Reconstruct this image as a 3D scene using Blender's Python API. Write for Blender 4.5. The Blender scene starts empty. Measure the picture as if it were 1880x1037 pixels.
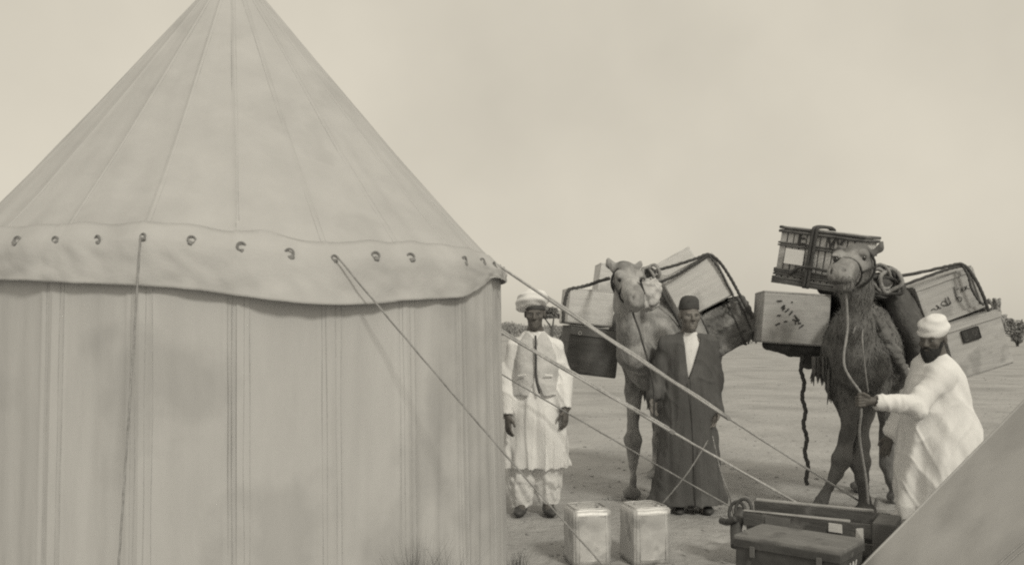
import bpy, bmesh, math, random
import numpy as np
from mathutils import Vector, Matrix, noise
R = math.radians
random.seed(7); rng = np.random.default_rng(7)
sc = bpy.context.scene
COL = sc.collection

# ------------------------------------------------------------------ camera
F, PX, PY, H = 1600.0, 940.0, 610.0, 1.45     # focal length and horizon in photo pixels, eye height
cam = bpy.data.cameras.new('camera'); camo = bpy.data.objects.new('camera', cam); COL.objects.link(camo)
camo.location = (0, 0, H); camo.rotation_euler = (R(90), 0, 0)
cam.sensor_width = 36; cam.lens = 36*F/1880; cam.shift_y = (PY-518.5)/1880
cam.clip_start = .05; cam.clip_end = 6000
sc.camera = camo
def W(px, py, d):
    return Vector(((px-PX)/F*d, d, H+(PY-py)/F*d))

# ------------------------------------------------------------------ light
SUN = Vector((.46, -.84, .72)).normalized()
sl = bpy.data.lights.new('sun', 'SUN'); so = bpy.data.objects.new('sun', sl); COL.objects.link(so)
sl.energy = 1.5; sl.angle = R(10); sl.color = (1, .95, .82)
so.rotation_euler = SUN.to_track_quat('Z', 'Y').to_euler()
world = bpy.data.worlds.new('World'); sc.world = world; world.use_nodes = True
nt = world.node_tree; nt.nodes.clear()
def nd(t, **k):
    n = nt.nodes.new(t)
    for a, b in k.items(): setattr(n, a, b)
    return n
sky = nd('ShaderNodeTexSky', sky_type='NISHITA', sun_disc=False)
sky.sun_elevation = math.asin(SUN.z); sky.sun_rotation = math.atan2(SUN.x, SUN.y)
sky.air_density = 1.6; sky.dust_density = 5; sky.altitude = 300
bw = nd('ShaderNodeRGBToBW'); pw = nd('ShaderNodeMath', operation='POWER'); pw.inputs[1].default_value = .10
mul = nd('ShaderNodeMath', operation='MULTIPLY'); mul.inputs[1].default_value = 4.55
tint = nd('ShaderNodeMix', data_type='RGBA', blend_type='MULTIPLY'); tint.inputs[0].default_value = 1
tint.inputs[7].default_value = (1, .928, .775, 1)
tc = nd('ShaderNodeTexCoord'); cn = nd('ShaderNodeTexNoise'); cn.inputs['Scale'].default_value = 2.6; cn.inputs['Detail'].default_value = 5
mr = nd('ShaderNodeMapRange'); mr.inputs[1].default_value = .3; mr.inputs[2].default_value = .7; mr.inputs[3].default_value = .88; mr.inputs[4].default_value = 1.09
m2 = nd('ShaderNodeMath', operation='MULTIPLY')
bg = nd('ShaderNodeBackground'); bg.inputs[1].default_value = .129
wo = nd('ShaderNodeOutputWorld'); L = nt.links.new
L(sky.outputs[0], bw.inputs[0]); L(bw.outputs[0], pw.inputs[0]); L(pw.outputs[0], mul.inputs[0])
L(tc.outputs['Generated'], cn.inputs['Vector']); L(cn.outputs['Fac'], mr.inputs[0])
L(mul.outputs[0], m2.inputs[0]); L(mr.outputs[0], m2.inputs[1])
L(m2.outputs[0], tint.inputs[6]); L(tint.outputs[2], bg.inputs[0]); L(bg.outputs[0], wo.inputs[0])
sc.view_settings.view_transform = 'Standard'; sc.view_settings.look = 'None'
sc.view_settings.exposure = 0; sc.view_settings.gamma = 1; sc.view_settings.use_curve_mapping = False
sc.render.engine = 'CYCLES'; sc.cycles.max_bounces = 6; sc.cycles.use_denoising = False; sc.cycles.filter_width = 2.1

# ------------------------------------------------------------------ materials
def mat(name, v, rough=.85, scale=6, amt=.25, bump=.3, bscale=60, stretch=(1, 1, 1), tint=(1.0, .995, .99),
        spec=.2, metal=0, bdist=.01, detail=6, spots=None, v2=None):
    m = bpy.data.materials.new(name); m.use_nodes = True; t = m.node_tree; b = t.nodes['Principled BSDF']
    b.inputs['Roughness'].default_value = rough; b.inputs['Specular IOR Level'].default_value = spec; b.inputs['Metallic'].default_value = metal
    c = t.nodes.new('ShaderNodeTexCoord'); mp = t.nodes.new('ShaderNodeMapping'); mp.inputs['Scale'].default_value = stretch
    t.links.new(c.outputs['Object'], mp.inputs['Vector'])
    n1 = t.nodes.new('ShaderNodeTexNoise'); n1.inputs['Scale'].default_value = scale; n1.inputs['Detail'].default_value = detail; n1.inputs['Roughness'].default_value = .62
    t.links.new(mp.outputs[0], n1.inputs['Vector'])
    r = t.nodes.new('ShaderNodeMapRange'); r.inputs[1].default_value = .25; r.inputs[2].default_value = .75
    r.inputs[3].default_value = 1-amt; r.inputs[4].default_value = 1+amt
    t.links.new(n1.outputs['Fac'], r.inputs[0])
    out = r.outputs[0]
    if spots:                                   # (scale, threshold, factor): stains with a shape of their own
        n3 = t.nodes.new('ShaderNodeTexNoise'); n3.inputs['Scale'].default_value = spots[0]; n3.inputs['Detail'].default_value = 8
        t.links.new(c.outputs['Object'], n3.inputs['Vector'])
        r3 = t.nodes.new('ShaderNodeMapRange'); r3.inputs[1].default_value = spots[1]; r3.inputs[2].default_value = spots[1]+.08
        r3.inputs[3].default_value = 1; r3.inputs[4].default_value = spots[2]
        t.links.new(n3.outputs['Fac'], r3.inputs[0])
        mm = t.nodes.new('ShaderNodeMath'); mm.operation = 'MULTIPLY'
        t.links.new(out, mm.inputs[0]); t.links.new(r3.outputs[0], mm.inputs[1]); out = mm.outputs[0]
    mx = t.nodes.new('ShaderNodeMix'); mx.data_type = 'RGBA'; mx.blend_type = 'MULTIPLY'; mx.inputs[0].default_value = 1
    mx.inputs[6].default_value = (v*tint[0], v*tint[1], v*tint[2], 1)
    t.links.new(out, mx.inputs[7]); t.links.new(mx.outputs[2], b.inputs['Base Color'])
    if v2 is not None:                          # second coat colour where the mesh attribute says so
        at = t.nodes.new('ShaderNodeAttribute'); at.attribute_name = 'pale'
        m3 = t.nodes.new('ShaderNodeMix'); m3.data_type = 'RGBA'; m3.inputs[6].default_value = (v*tint[0], v*tint[1], v*tint[2], 1); m3.inputs[7].default_value = (v2*tint[0], v2*tint[1], v2*tint[2], 1)
        t.links.new(at.outputs['Fac'], m3.inputs[0]); t.links.new(m3.outputs[2], mx.inputs[6])
    if bump:
        n2 = t.nodes.new('ShaderNodeTexNoise'); n2.inputs['Scale'].default_value = bscale; n2.inputs['Detail'].default_value = 5
        t.links.new(mp.outputs[0], n2.inputs['Vector'])
        bp = t.nodes.new('ShaderNodeBump'); bp.inputs['Strength'].default_value = bump; bp.inputs['Distance'].default_value = bdist
        t.links.new(n2.outputs['Fac'], bp.inputs['Height']); t.links.new(bp.outputs[0], b.inputs['Normal'])
    return m
M = {}
M['sand'] = mat('sand', .40, .95, .7, .20, .9, 9, bdist=.05, detail=10, spots=(.55, .52, .84))
M['stone'] = mat('stone', 0.32, .9, 8, .35)
M['hill'] = mat('hill', .28, .95, .05, .25, 0)
M['canvas'] = mat('canvas', .46, .9, 3.2, .09, .3, 60, bdist=.006, spots=(2.1, .55, .93))
M['canvas_wall'] = mat('canvas_wall', 0.47, .9, 4, .10, .3, 26, stretch=(1, 1, .22), bdist=.008, spots=(1.3, .53, .86))
M['canvas_grey'] = mat('canvas_grey', .47, .9, 2.2, .12, .2, 160, bdist=.004, spots=(1.4, .53, .88))
M['seam'] = mat('seam', .42, .9, 20, .2, .3, 90)
M['loop'] = mat('loop', .23, .9, 30, .3, .4, 120)
M['rope'] = mat('rope', .46, .95, 40, .3, .8, 160, bdist=.006)
M['rope_grey'] = mat('rope_grey', .30, .95, 40, .3, .8, 160, bdist=.006)
M['rope_dark'] = mat('rope_dark', 0.09, .95, 40, .35, .8, 160, bdist=.006)
M['skin'] = mat('skin', 0.12, .55, 12, .18, .12, 120, spec=.35, tint=(1.06, 1, .94), bdist=.003)
M['skin2'] = mat('skin2', 0.17, .5, 12, .18, .12, 120, spec=.4, tint=(1.06, 1, .94), bdist=.003)
M['beard'] = mat('beard', 0.04, .9, 60, .4, .8, 200)
M['white_cloth'] = mat('white_cloth', 0.8, .92, 5, .07, .3, 45, stretch=(1, 1, .5), bdist=.01)
M['cotton'] = mat('cotton', 0.8, .92, 5, .09, .35, 40, stretch=(1, 1, .4), bdist=.012, spots=(4, .58, .9))
M['vest'] = mat('vest', 0.6, .92, 8, .12, .3, 70, spots=(5, .57, .85))
M['dark_robe'] = mat('dark_robe', 0.105, .9, 4, .25, .4, 40, stretch=(1, 1, .4), bdist=.012, spots=(3, .56, 1.25))
M['dark_felt'] = mat('dark_felt', 0.08, .95, 20, .2, .3, 120)
M['leather'] = mat('leather', 0.07, .5, 20, .3, .3, 60, spec=.4)
M['camel_pale'] = mat('camel_pale', 0.33,  .95, 9, .45, .9, 55, stretch=(1, 1, .45), bdist=.012, spots=(4, .50, .68), v2=.36)
M['camel_dark'] = mat('camel_dark', 0.17, .95, 7, .35, .9, 55, stretch=(1, 1, .6), bdist=.012, spots=(3, .52, .76), v2=.34)
M['wool_pale'] = mat('wool_pale', 0.32, .95, 25, .4, 0)
M['wool_dark'] = mat('wool_dark', 0.14, .95, 25, .4, 0)
M['muzzle_pale'] = mat('muzzle_pale', .34, .9, 15, .2, .4, 80)
M['eye'] = mat('eye', 0.03, .15, 5, .1, 0, spec=.6)
M['eye_white'] = mat('eye_white', 0.2, .3, 5, .1, 0, spec=.5)
M['halter'] = mat('halter', .05, .9, 30, .3, .5, 120)
M['crate_pale'] = mat('crate_pale', 0.62, .8, 3, .16, .3, 14, stretch=(1, 1, 7), spots=(4, .55, .8))
M['crate_mid'] = mat('crate_mid', 0.42, .8, 3, .18, .4, 14, stretch=(1, 1, 8), spots=(5, .54, .78))
M['crate_edge'] = mat('crate_edge', .36, .85, 5, .2, .4, 20, spots=(6, .54, .75))
M['box_dark'] = mat('box_dark', 0.105, .7, 4, .3, .3, 18, stretch=(1, 1, 6), spots=(5, .55, 1.4))
M['sack'] = mat('sack', 0.19, .95, 6, .4, .9, 34, bdist=.02, spots=(7, .53, 1.5))
M['sack_black'] = mat('sack_black', 0.08, .95, 6, .4, .9, 34, bdist=.02)
M['felt_grey'] = mat('felt_grey', 0.36, .95, 5, .2, .5, 50, spots=(4, .55, .8))
M['felt_dark'] = mat('felt_dark', 0.1, .95, 8, .35, .8, 50, bdist=.015)
M['cloth_bag'] = mat('cloth_bag', .55, .92, 9, .15, .4, 40)
M['wicker'] = mat('wicker', .50, .85, 14, .4, .6, 60, spots=(9, .53, .65))
M['wicker_dark'] = mat('wicker_dark', 0.13, .85, 14, .4, .6, 60)
M['wicker_in'] = mat('wicker_in', .30, .9, 8, .3, .3, 40)
M['paint_dark'] = mat('paint_dark', 0.05, .8, 30, .3, 0)
M['paper'] = mat('paper', .80, .9, 10, .05, 0)
M['paint_white'] = mat('paint_white', .6, .8, 20, .25, 0)
M['tin'] = mat('tin', .62, .5, 5, .25, .3, 6, metal=.35, spec=.5, bdist=.03, spots=(7, .53, .72))
M['tin_dark'] = mat('tin_dark', .4, .5, 9, .3, .3, 12, metal=.6)
M['trunk_black'] = mat('trunk_black', 0.07, .6, 6, .4, .3, 30, spec=.35, spots=(9, .62, 2.5))
M['trunk_lid'] = mat('trunk_lid', .20, .75, 5, .25, .3, 30, stretch=(1, 4, 1), spots=(6, .55, .7))
M['case_wood'] = mat('case_wood', 0.11, .75, 5, .35, .4, 20, stretch=(1, 6, 6), spots=(7, .54, 1.6))
M['case_block'] = mat('case_block', .15, .8, 6, .25, .3, 30)
M['bark'] = mat('bark', .13, .9, 14, .3, .5, 40)
M['leaf'] = mat('leaf', 0.26, .8, 9, .4, 0)  # far foliage, distance haze put into the colour by paling it
M['leaf2'] = mat('leaf2', 0.32, .8, 9, .4, 0)  # second far foliage tone, also paled in colour for haze
M['dry_grass'] = mat('dry_grass', 0.13, .9, 9, .4, 0)
M['wood_peg'] = mat('wood_peg', .28, .8, 20, .3, .4, 40)

# ------------------------------------------------------------------ object helpers
def link(name, me, m=None, parent=None):
    o = bpy.data.objects.new(name, me); COL.objects.link(o)
    if m is not None and me is not None and not me.materials: me.materials.append(M[m] if isinstance(m, str) else m)
    if parent is not None: o.parent = parent
    return o
def tag(o, label=None, cat=None, group=None, kind=None):
    for k, v in (('label', label), ('category', cat), ('group', group), ('kind', kind)):
        if v: o[k] = v
    return o
def empty(name, loc=(0, 0, 0), label=None, cat=None, group=None, rz=0):
    o = bpy.data.objects.new(name, None); COL.objects.link(o); o.location = loc; o.rotation_euler = (0, 0, rz); o.empty_display_size = .2
    return tag(o, label, cat, group)
def mesh_from(verts, faces, smooth=True, name='m'):
    me = bpy.data.meshes.new(name)
    if isinstance(verts, np.ndarray): verts = verts.tolist()
    if isinstance(faces, np.ndarray): faces = faces.tolist()
    me.from_pydata(verts, [], faces); me.update()
    if smooth: me.polygons.foreach_set('use_smooth', [True]*len(me.polygons))
    return me
def box_mesh(w, d, h, bev=.006, seg=2, jit=0, c=(0, 0, 0), mtx=None):
    bm = bmesh.new(); bmesh.ops.create_cube(bm, size=1)
    for v in bm.verts:
        v.co = Vector((v.co.x*w, v.co.y*d, v.co.z*h)) + Vector(c)
        if jit: v.co += Vector((random.uniform(-jit, jit), random.uniform(-jit, jit), random.uniform(-jit, jit)))
    if bev: bmesh.ops.bevel(bm, geom=bm.edges[:], offset=bev, segments=seg, affect='EDGES', profile=.6)
    if mtx is not None: bmesh.ops.transform(bm, matrix=mtx, verts=bm.verts)
    me = bpy.data.meshes.new('box'); bm.to_mesh(me); bm.free()
    return me
def part_box(name, m, parent, w, d, h, c, bev=.004, seg=1, jit=0, rot=None):
    mt = None
    if rot is not None: mt = Matrix.Translation(c) @ rot.to_4x4(); me = box_mesh(w, d, h, bev, seg, jit, mtx=mt)
    else: me = box_mesh(w, d, h, bev, seg, jit, c)
    return link(name, me, m, parent)
def tube(pts, rad, seg=8, closed=False, twist=0.0, flat=1.0):
    """tube mesh along points; rad a number or list; twist makes a laid-rope cross section"""
    P = [Vector(p) for p in pts]; n = len(P)
    rr = rad if isinstance(rad, (list, tuple)) else [rad]*n
    vs, fs = [], []
    up = Vector((0, 0, 1)); prev = None; ln = 0
    for i, p in enumerate(P):
        a = P[i-1] if (i > 0 or closed) else P[i]; b = P[(i+1) % n] if (i < n-1 or closed) else P[i]
        t = (b-a).normalized()
        if prev is None:
            u = t.cross(up)
            if u.length < .1: u = t.cross(Vector((1, 0, 0)))
        else: u = prev - t*prev.dot(t)
        u.normalize(); prev = u; w = t.cross(u)
        if i: ln += (P[i]-P[i-1]).length
        for k in range(seg):
            an = 2*math.pi*k/seg
            r = rr[i]*(1+(.22*math.cos(3*(an+twist*ln)) if twist else 0))
            vs.append(p+u*math.cos(an)*r+w*math.sin(an)*r*flat)
    m = n if closed else n-1
    for i in range(m):
        for k in range(seg):
            j = (i+1) % n
            fs.append((i*seg+k, i*seg+(k+1) % seg, j*seg+(k+1) % seg, j*seg+k))
    if not closed:
        fs.append(tuple(range(seg))[::-1]); fs.append(tuple((n-1)*seg+k for k in range(seg)))
    return mesh_from([tuple(v) for v in vs], fs)
def spline(pts, n=24):
    P = [Vector(p) for p in pts]
    if len(P) == 2: return [P[0].lerp(P[1], i/n) for i in range(n+1)]
    out = []
    for i in range(len(P)-1):
        a = P[max(i-1, 0)]; b = P[i]; c = P[i+1]; d = P[min(i+2, len(P)-1)]
        for k in range(n):
            t = k/n
            out.append(.5*((2*b)+(c-a)*t+(2*a-5*b+4*c-d)*t*t+(3*b-a-3*c+d)*t**3))
    out.append(P[-1]); return out
def text_mesh(s, size, ext=.001, shear=0, bold=0):
    cu = bpy.data.curves.new('t', 'FONT'); cu.body = s; cu.size = size; cu.extrude = ext; cu.offset = bold; cu.align_x = 'CENTER'; cu.align_y = 'CENTER'; cu.shear = shear
    o = bpy.data.objects.new('t', cu); COL.objects.link(o)
    dg = bpy.context.evaluated_depsgraph_get(); dg.update()
    me = bpy.data.meshes.new_from_object(o.evaluated_get(dg)); me.materials.clear()
    bpy.data.objects.remove(o); bpy.data.curves.remove(cu)
    me.transform(Matrix.Rotation(R(90), 4, 'X'))           # stands upright, faces -Y
    return me
def strokes(lines, r=.004, depth=.0012):
    """brush strokes on a plane facing -Y: flat ribbons joined into one mesh"""
    bm = bmesh.new()
    for ln in lines:
        tmp = tube([(x, 0, z) for x, z in ln], [r*random.uniform(.7, 1.2) for _ in ln], 6)
        tmp.transform(Matrix.Diagonal((1, depth/r, 1, 1))); bm.from_mesh(tmp); bpy.data.meshes.remove(tmp)
    me = bpy.data.meshes.new('strokes'); bm.to_mesh(me); bm.free(); return me

# ------------------------------------------------------------------ signed distance bodies -> one continuous surface
class SDF:
    def __init__(s, lo, hi, h):
        s.h = h; s.lo = np.array(lo, float); s.n = np.ceil((np.array(hi, float)-s.lo)/h).astype(int)+1
        s.ax = [s.lo[i]+h*np.arange(s.n[i]) for i in range(3)]; s.D = np.full(s.n, .5, np.float32)
    def put(s, fn, lo, hi, k=.02, op='u'):
        pad = max(k, .02)+2*s.h
        a = np.clip(np.floor((np.array(lo)-pad-s.lo)/s.h).astype(int), 0, s.n); b = np.clip(np.ceil((np.array(hi)+pad-s.lo)/s.h).astype(int)+1, 0, s.n)
        if (b <= a).any(): return s
        sl = tuple(slice(a[i], b[i]) for i in range(3))
        X, Y, Z = [s.ax[i][sl[i]].astype(np.float32).reshape([-1 if j == i else 1 for j in range(3)]) for i in range(3)]
        d = np.broadcast_to(fn(X, Y, Z), s.D[sl].shape).astype(np.float32); D = s.D[sl]
        k = max(k, 1e-4)
        if op == 'u': hh = np.maximum(k-np.abs(D-d), 0)/k; s.D[sl] = np.minimum(D, d)-hh*hh*k*.25
        else:
            e = -d if op == 's' else d
            hh = np.maximum(k-np.abs(D-e), 0)/k; s.D[sl] = np.maximum(D, e)+hh*hh*k*.25
        return s
    def cone(s, a, b, ra, rb, k=.02, op='u'):
        a = np.array(a, float); b = np.array(b, float); v = b-a; L2 = max(float(v@v), 1e-9); m = max(ra, rb)
        def fn(X, Y, Z):
            t = np.clip(((X-a[0])*v[0]+(Y-a[1])*v[1]+(Z-a[2])*v[2])/L2, 0, 1)
            return np.sqrt((X-a[0]-t*v[0])**2+(Y-a[1]-t*v[1])**2+(Z-a[2]-t*v[2])**2)-(ra+(rb-ra)*t)
        return s.put(fn, np.minimum(a, b)-m, np.maximum(a, b)+m, k, op)
    def chain(s, pts, k=.02):
        for p, q in zip(pts[:-1], pts[1:]): s.cone(p[:3], q[:3], p[3], q[3], k)
        return s
    def ell(s, c, r, rot=None, k=.02, op='u'):
        c = np.array(c, float); r = np.array(r, float); Q = np.eye(3) if rot is None else np.array(rot); m = r.max()
        def fn(X, Y, Z):
            x, y, z = X-c[0], Y-c[1], Z-c[2]
            q = [(Q[0][i]*x+Q[1][i]*y+Q[2][i]*z) for i in range(3)]
            k0 = np.sqrt(sum((q[i]/r[i])**2 for i in range(3))); k1 = np.sqrt(sum((q[i]/r[i]**2)**2 for i in range(3)))
            return k0*(k0-1)/np.maximum(k1, 1e-6)
        return s.put(fn, c-m, c+m, k, op)
    def box(s, c, r, rot=None, rnd=.02, k=.02, op='u', disp=None):
        c = np.array(c, float); Q = np.eye(3) if rot is None else np.array(rot); m = np.linalg.norm(r)
        def fn(X, Y, Z):
            x, y, z = X-c[0], Y-c[1], Z-c[2]
            q = [np.abs(Q[0][i]*x+Q[1][i]*y+Q[2][i]*z)-(r[i]-rnd) for i in range(3)]
            o = np.sqrt(sum(np.maximum(v, 0)**2 for v in q)); i_ = np.minimum(np.maximum(np.maximum(q[0], q[1]), q[2]), 0)
            return o+i_-rnd+(disp(X, Y, Z) if disp else 0)
        return s.put(fn, c-m, c+m, k, op)
    def loft(s, prof, fold=None, k=.02, op='u', grow=0, power=2.0):
        """prof rows (z, cx, cy, rx, ry), z ascending; fold(angle, z) gives relative radius change"""
        P = np.array(prof, float); z = P[:, 0]; mx = P[:, 3:].max()+abs(grow)+.05
        lo = np.array([(P[:, 1]).min()-mx, P[:, 2].min()-mx, z[0]-.02]); hi = np.array([P[:, 1].max()+mx, P[:, 2].max()+mx, z[-1]+.02])
        zz = np.linspace(z[0], z[-1], 200); C = [np.interp(zz, z, P[:, i]) for i in range(1, 5)]
        ker = np.hanning(15); ker /= ker.sum()
        C = [np.convolve(np.pad(c, 7, 'edge'), ker, 'valid') for c in C]
        def fn(X, Y, Z):
            cx, cy, rx, ry = [np.interp(Z, zz, c) for c in C]; rx = rx+grow; ry = ry+grow
            x, y = (X-cx)/rx, (Y-cy)/ry
            q = (np.abs(x)**power+np.abs(y)**power)**(1/power)
            f = 1 if fold is None else 1+fold(np.arctan2(y, x), Z)
            d = (q-f)*np.minimum(rx, ry)*.95
            return np.maximum(d, np.maximum(z[0]-Z, Z-z[-1]))
        return s.put(fn, lo, hi, k, op)
    def displace(s, fn):
        X, Y, Z = [s.ax[i].astype(np.float32).reshape([-1 if j == i else 1 for j in range(3)]) for i in range(3)]
        m = np.abs(s.D) < .06
        if not m.any(): return s
        i, j, k = np.nonzero(m)
        s.D[m] += fn(s.ax[0][i], s.ax[1][j], s.ax[2][k]).astype(np.float32); return s
    def mesh(s):
        D = s.D; D[0] = D[-1] = .5; D[:, 0] = D[:, -1] = .5; D[:, :, 0] = D[:, :, -1] = .5
        ins = D < 0
        c = np.zeros(tuple(np.array(D.shape)-1), np.int8)
        offs = [(i, j, k) for i in (0, 1) for j in (0, 1) for k in (0, 1)]
        for (i, j, k) in offs: c += ins[i:D.shape[0]-1+i, j:D.shape[1]-1+j, k:D.shape[2]-1+k]
        act = (c > 0) & (c < 8); I = np.argwhere(act); idx = np.full(c.shape, -1, np.int64); idx[act] = np.arange(len(I))
        val = {o: D[I[:, 0]+o[0], I[:, 1]+o[1], I[:, 2]+o[2]] for o in offs}
        acc = np.zeros((len(I), 3)); cnt = np.zeros(len(I))
        for a in offs:
            for ax in range(3):
                if a[ax]: continue
                b = list(a); b[ax] = 1; b = tuple(b)
                va, vb = val[a], val[b]; cr = (va < 0) != (vb < 0); t = np.where(cr, va/np.where(cr, va-vb, 1), 0)
                p = np.array(a, float)[None, :].repeat(len(I), 0); p[:, ax] = t
                acc += p*cr[:, None]; cnt += cr
        V = s.lo+(I+acc/np.maximum(cnt, 1)[:, None])*s.h
        Fs = []
        for ax in range(3):
            u, v = (ax+1) % 3, (ax+2) % 3
            A = np.take(ins, range(D.shape[ax]-1), ax); B = np.take(ins, range(1, D.shape[ax]), ax)
            E = np.argwhere(A != B); E = E[(E[:, u] > 0) & (E[:, v] > 0) & (E[:, u] < D.shape[u]-1) & (E[:, v] < D.shape[v]-1)]
            q = []
            for du, dv in ((1, 1), (0, 1), (0, 0), (1, 0)):
                e = E.copy(); e[:, u] -= du; e[:, v] -= dv; q.append(idx[e[:, 0], e[:, 1], e[:, 2]])
            q = np.stack(q, 1); fl = ~ins[E[:, 0], E[:, 1], E[:, 2]]; q[fl] = q[fl][:, ::-1]; Fs.append(q)
        return mesh_from(V, np.concatenate(Fs))
def sn(X, Y, Z, s=1.0, ph=0.0):
    """cheap smooth wobble for folds and lumps"""
    return (np.sin(X*s*1.0+ph+1.7*np.sin(Y*s*.7+Z*s*.4))+np.sin(Y*s*1.1+2*ph+1.3*np.sin(Z*s*.9))+np.sin(Z*s*.8+3*ph+1.5*np.sin(X*s*.6)))/3
_tab = rng.random((32, 32, 32)).astype(np.float32)*2-1
def vn(X, Y, Z, s=(1, 1, 1), ph=0.0):
    """smooth value noise, own scale per axis"""
    X, Y, Z = np.broadcast_arrays(np.asarray(X)*s[0]+ph*7.3+50, np.asarray(Y)*s[1]+ph*3.1+50, np.asarray(Z)*s[2]+ph*5.7+50)
    i, j, k = [np.floor(v).astype(int) for v in (X, Y, Z)]; f, g, h = [(v-np.floor(v)) for v in (X, Y, Z)]
    f, g, h = [v*v*(3-2*v) for v in (f, g, h)]; o = 0
    for a in (0, 1):
        for b in (0, 1):
            for c in (0, 1): o = o+_tab[(i+a) % 32, (j+b) % 32, (k+c) % 32]*(f if a else 1-f)*(g if b else 1-g)*(h if c else 1-h)
    return o
def rotz(a): c, s_ = math.cos(a), math.sin(a); return np.array([[c, -s_, 0], [s_, c, 0], [0, 0, 1.]])
def rotx(a): c, s_ = math.cos(a), math.sin(a); return np.array([[1, 0, 0], [0, c, -s_], [0, s_, c]])
def roty(a): c, s_ = math.cos(a), math.sin(a); return np.array([[c, 0, s_], [0, 1, 0], [-s_, 0, c]])
#@@SETTING
# ------------------------------------------------------------------ setting: ground, hill, far scrub
_fp = []
for _ in range(150):
    _d = random.uniform(5.0, 11.5); _fp.append((random.uniform(.0, .55)*_d, _d, random.random()*3.14, random.uniform(.008, .02)))
_cell = {}
for _p in _fp:
    for _i in (-1, 0, 1):
        for _j in (-1, 0, 1): _cell.setdefault((int(_p[0]//.4)+_i, int(_p[1]//.4)+_j), []).append(_p)
def gheight(x, y):
    e = 0.0
    for (a, b, r, dp) in _cell.get((int(x//.4), int(y//.4)), ()):            # foot and hoof prints
        u = (x-a)*math.cos(r)+(y-b)*math.sin(r); v = -(x-a)*math.sin(r)+(y-b)*math.cos(r); q = (u/.13)**2+(v/.06)**2
        if q < 4: e += -dp*math.exp(-q*1.6)+dp*.5*math.exp(-(q-1.5)**2*2)
    return gbase(x, y)+e
def gbase(x, y):
    h = .010*noise.noise((x*1.7, y*1.7, 1))+.006*noise.noise((x*6, y*6, 4))+.025*noise.noise((x*.5, y*.5, 9))
    far = max(0, min(1, (y-14)/60)); h += far*.35*noise.noise((x*.03, y*.03, 2))
    return h*min(1, max(0, (math.hypot(x, y)-1)/3)) if far == 0 else h
def build_ground():
    ys = list(np.arange(-6, 3.5, .5))+list(np.arange(3.5, 12, .045)); g = .045
    while ys[-1] < 3200: g *= 1.09; ys.append(ys[-1]+g)
    xs = list(np.arange(0, 5, .045)); g = .045
    while xs[-1] < 2600: g *= 1.12; xs.append(xs[-1]+g)
    xs = [-x for x in xs[:0:-1]]+xs
    V = [(x, y, gheight(x, y)) for y in ys for x in xs]; n = len(xs)
    Fc = [(j*n+i, j*n+i+1, (j+1)*n+i+1, (j+1)*n+i) for j in range(len(ys)-1) for i in range(n-1)]
    o = link('ground', mesh_from(V, Fc), 'sand'); tag(o, 'pale trampled sandy ground of the desert camp', 'ground', kind='structure')
build_ground()
def build_hill():
    V, Fc = [], []; nx, ny = 90, 14
    for j in range(ny):
        for i in range(nx):
            u, v = i/(nx-1), j/(ny-1); x = -170+u*330; y = 330+v*120
            e = math.sin(math.pi*u)**.7*math.sin(math.pi*v)
            V.append((x, y, -.5+e*(6.0+2.5*noise.noise((x*.03, y*.03, 5))+.8*noise.noise((x*.15, y*.15, 5)))*max(.1, 1-max(0, x-20)/90)))
    for j in range(ny-1):
        for i in range(nx-1): Fc.append((j*nx+i, j*nx+i+1, (j+1)*nx+i+1, (j+1)*nx+i))
    tag(link('hill', mesh_from(V, Fc), 'hill'), 'low dark desert rise along the horizon behind the tent', 'hill', kind='structure')
build_hill()
def pebbles():
    V, Fc = [], []; ico = bmesh.new(); bmesh.ops.create_icosphere(ico, subdivisions=1, radius=1)
    iv = [v.co.copy() for v in ico.verts]; fi = [[v.index for v in f.verts] for f in ico.faces]; ico.free()
    for _ in range(2600):
        d = 4.2*math.exp(random.random()*1.9); x = random.uniform(-.15, .75)*d
        s = random.choice((.004, .005, .006, .008, .012))*random.uniform(.7, 1.3)*(1+d*.03); b = len(V); z = gheight(x, d)
        a = random.random()*6
        for v in iv:
            q = Vector((v.x*1.3, v.y, v.z*.6))*s*random.uniform(.75, 1.2); V.append((x+q.x*math.cos(a)-q.y*math.sin(a), d+q.x*math.sin(a)+q.y*math.cos(a), z+q.z+s*.25))
        Fc += [[b+i for i in f] for f in fi]
    tag(link('gravel', mesh_from(V, Fc, False), 'stone'), 'small scattered pebbles and clods on the sand', 'gravel', kind='stuff')
pebbles()
def leaf_cloud(n, rx, ry, rz, size, zc, lumps=6, seed=1):
    rd = random.Random(seed); V, Fc = [], []
    L_ = [(rd.uniform(-.6, .6)*rx, rd.uniform(-.6, .6)*ry, zc+rd.uniform(-.5, .6)*rz, rd.uniform(.35, .6)) for _ in range(lumps)]
    for _ in range(n):
        c = rd.choice(L_); d = Vector((rd.gauss(0, 1), rd.gauss(0, 1), rd.gauss(0, 1))).normalized()*rd.random()**.4
        p = Vector((c[0]+d.x*rx*c[3], c[1]+d.y*ry*c[3], max(.02, c[2]+d.z*rz*c[3])))
        a = Vector((rd.gauss(0, 1), rd.gauss(0, 1), rd.gauss(0, .6))).normalized()*size*rd.uniform(.6, 1.4); b = a.cross(Vector((rd.gauss(0, 1), rd.gauss(0, 1), rd.gauss(0, 1)))).normalized()*size*.5
        k = len(V); V += [tuple(p-a), tuple(p+b), tuple(p+a), tuple(p-b)]; Fc.append((k, k+1, k+2, k+3))
    return mesh_from(V, Fc, False)
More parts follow.
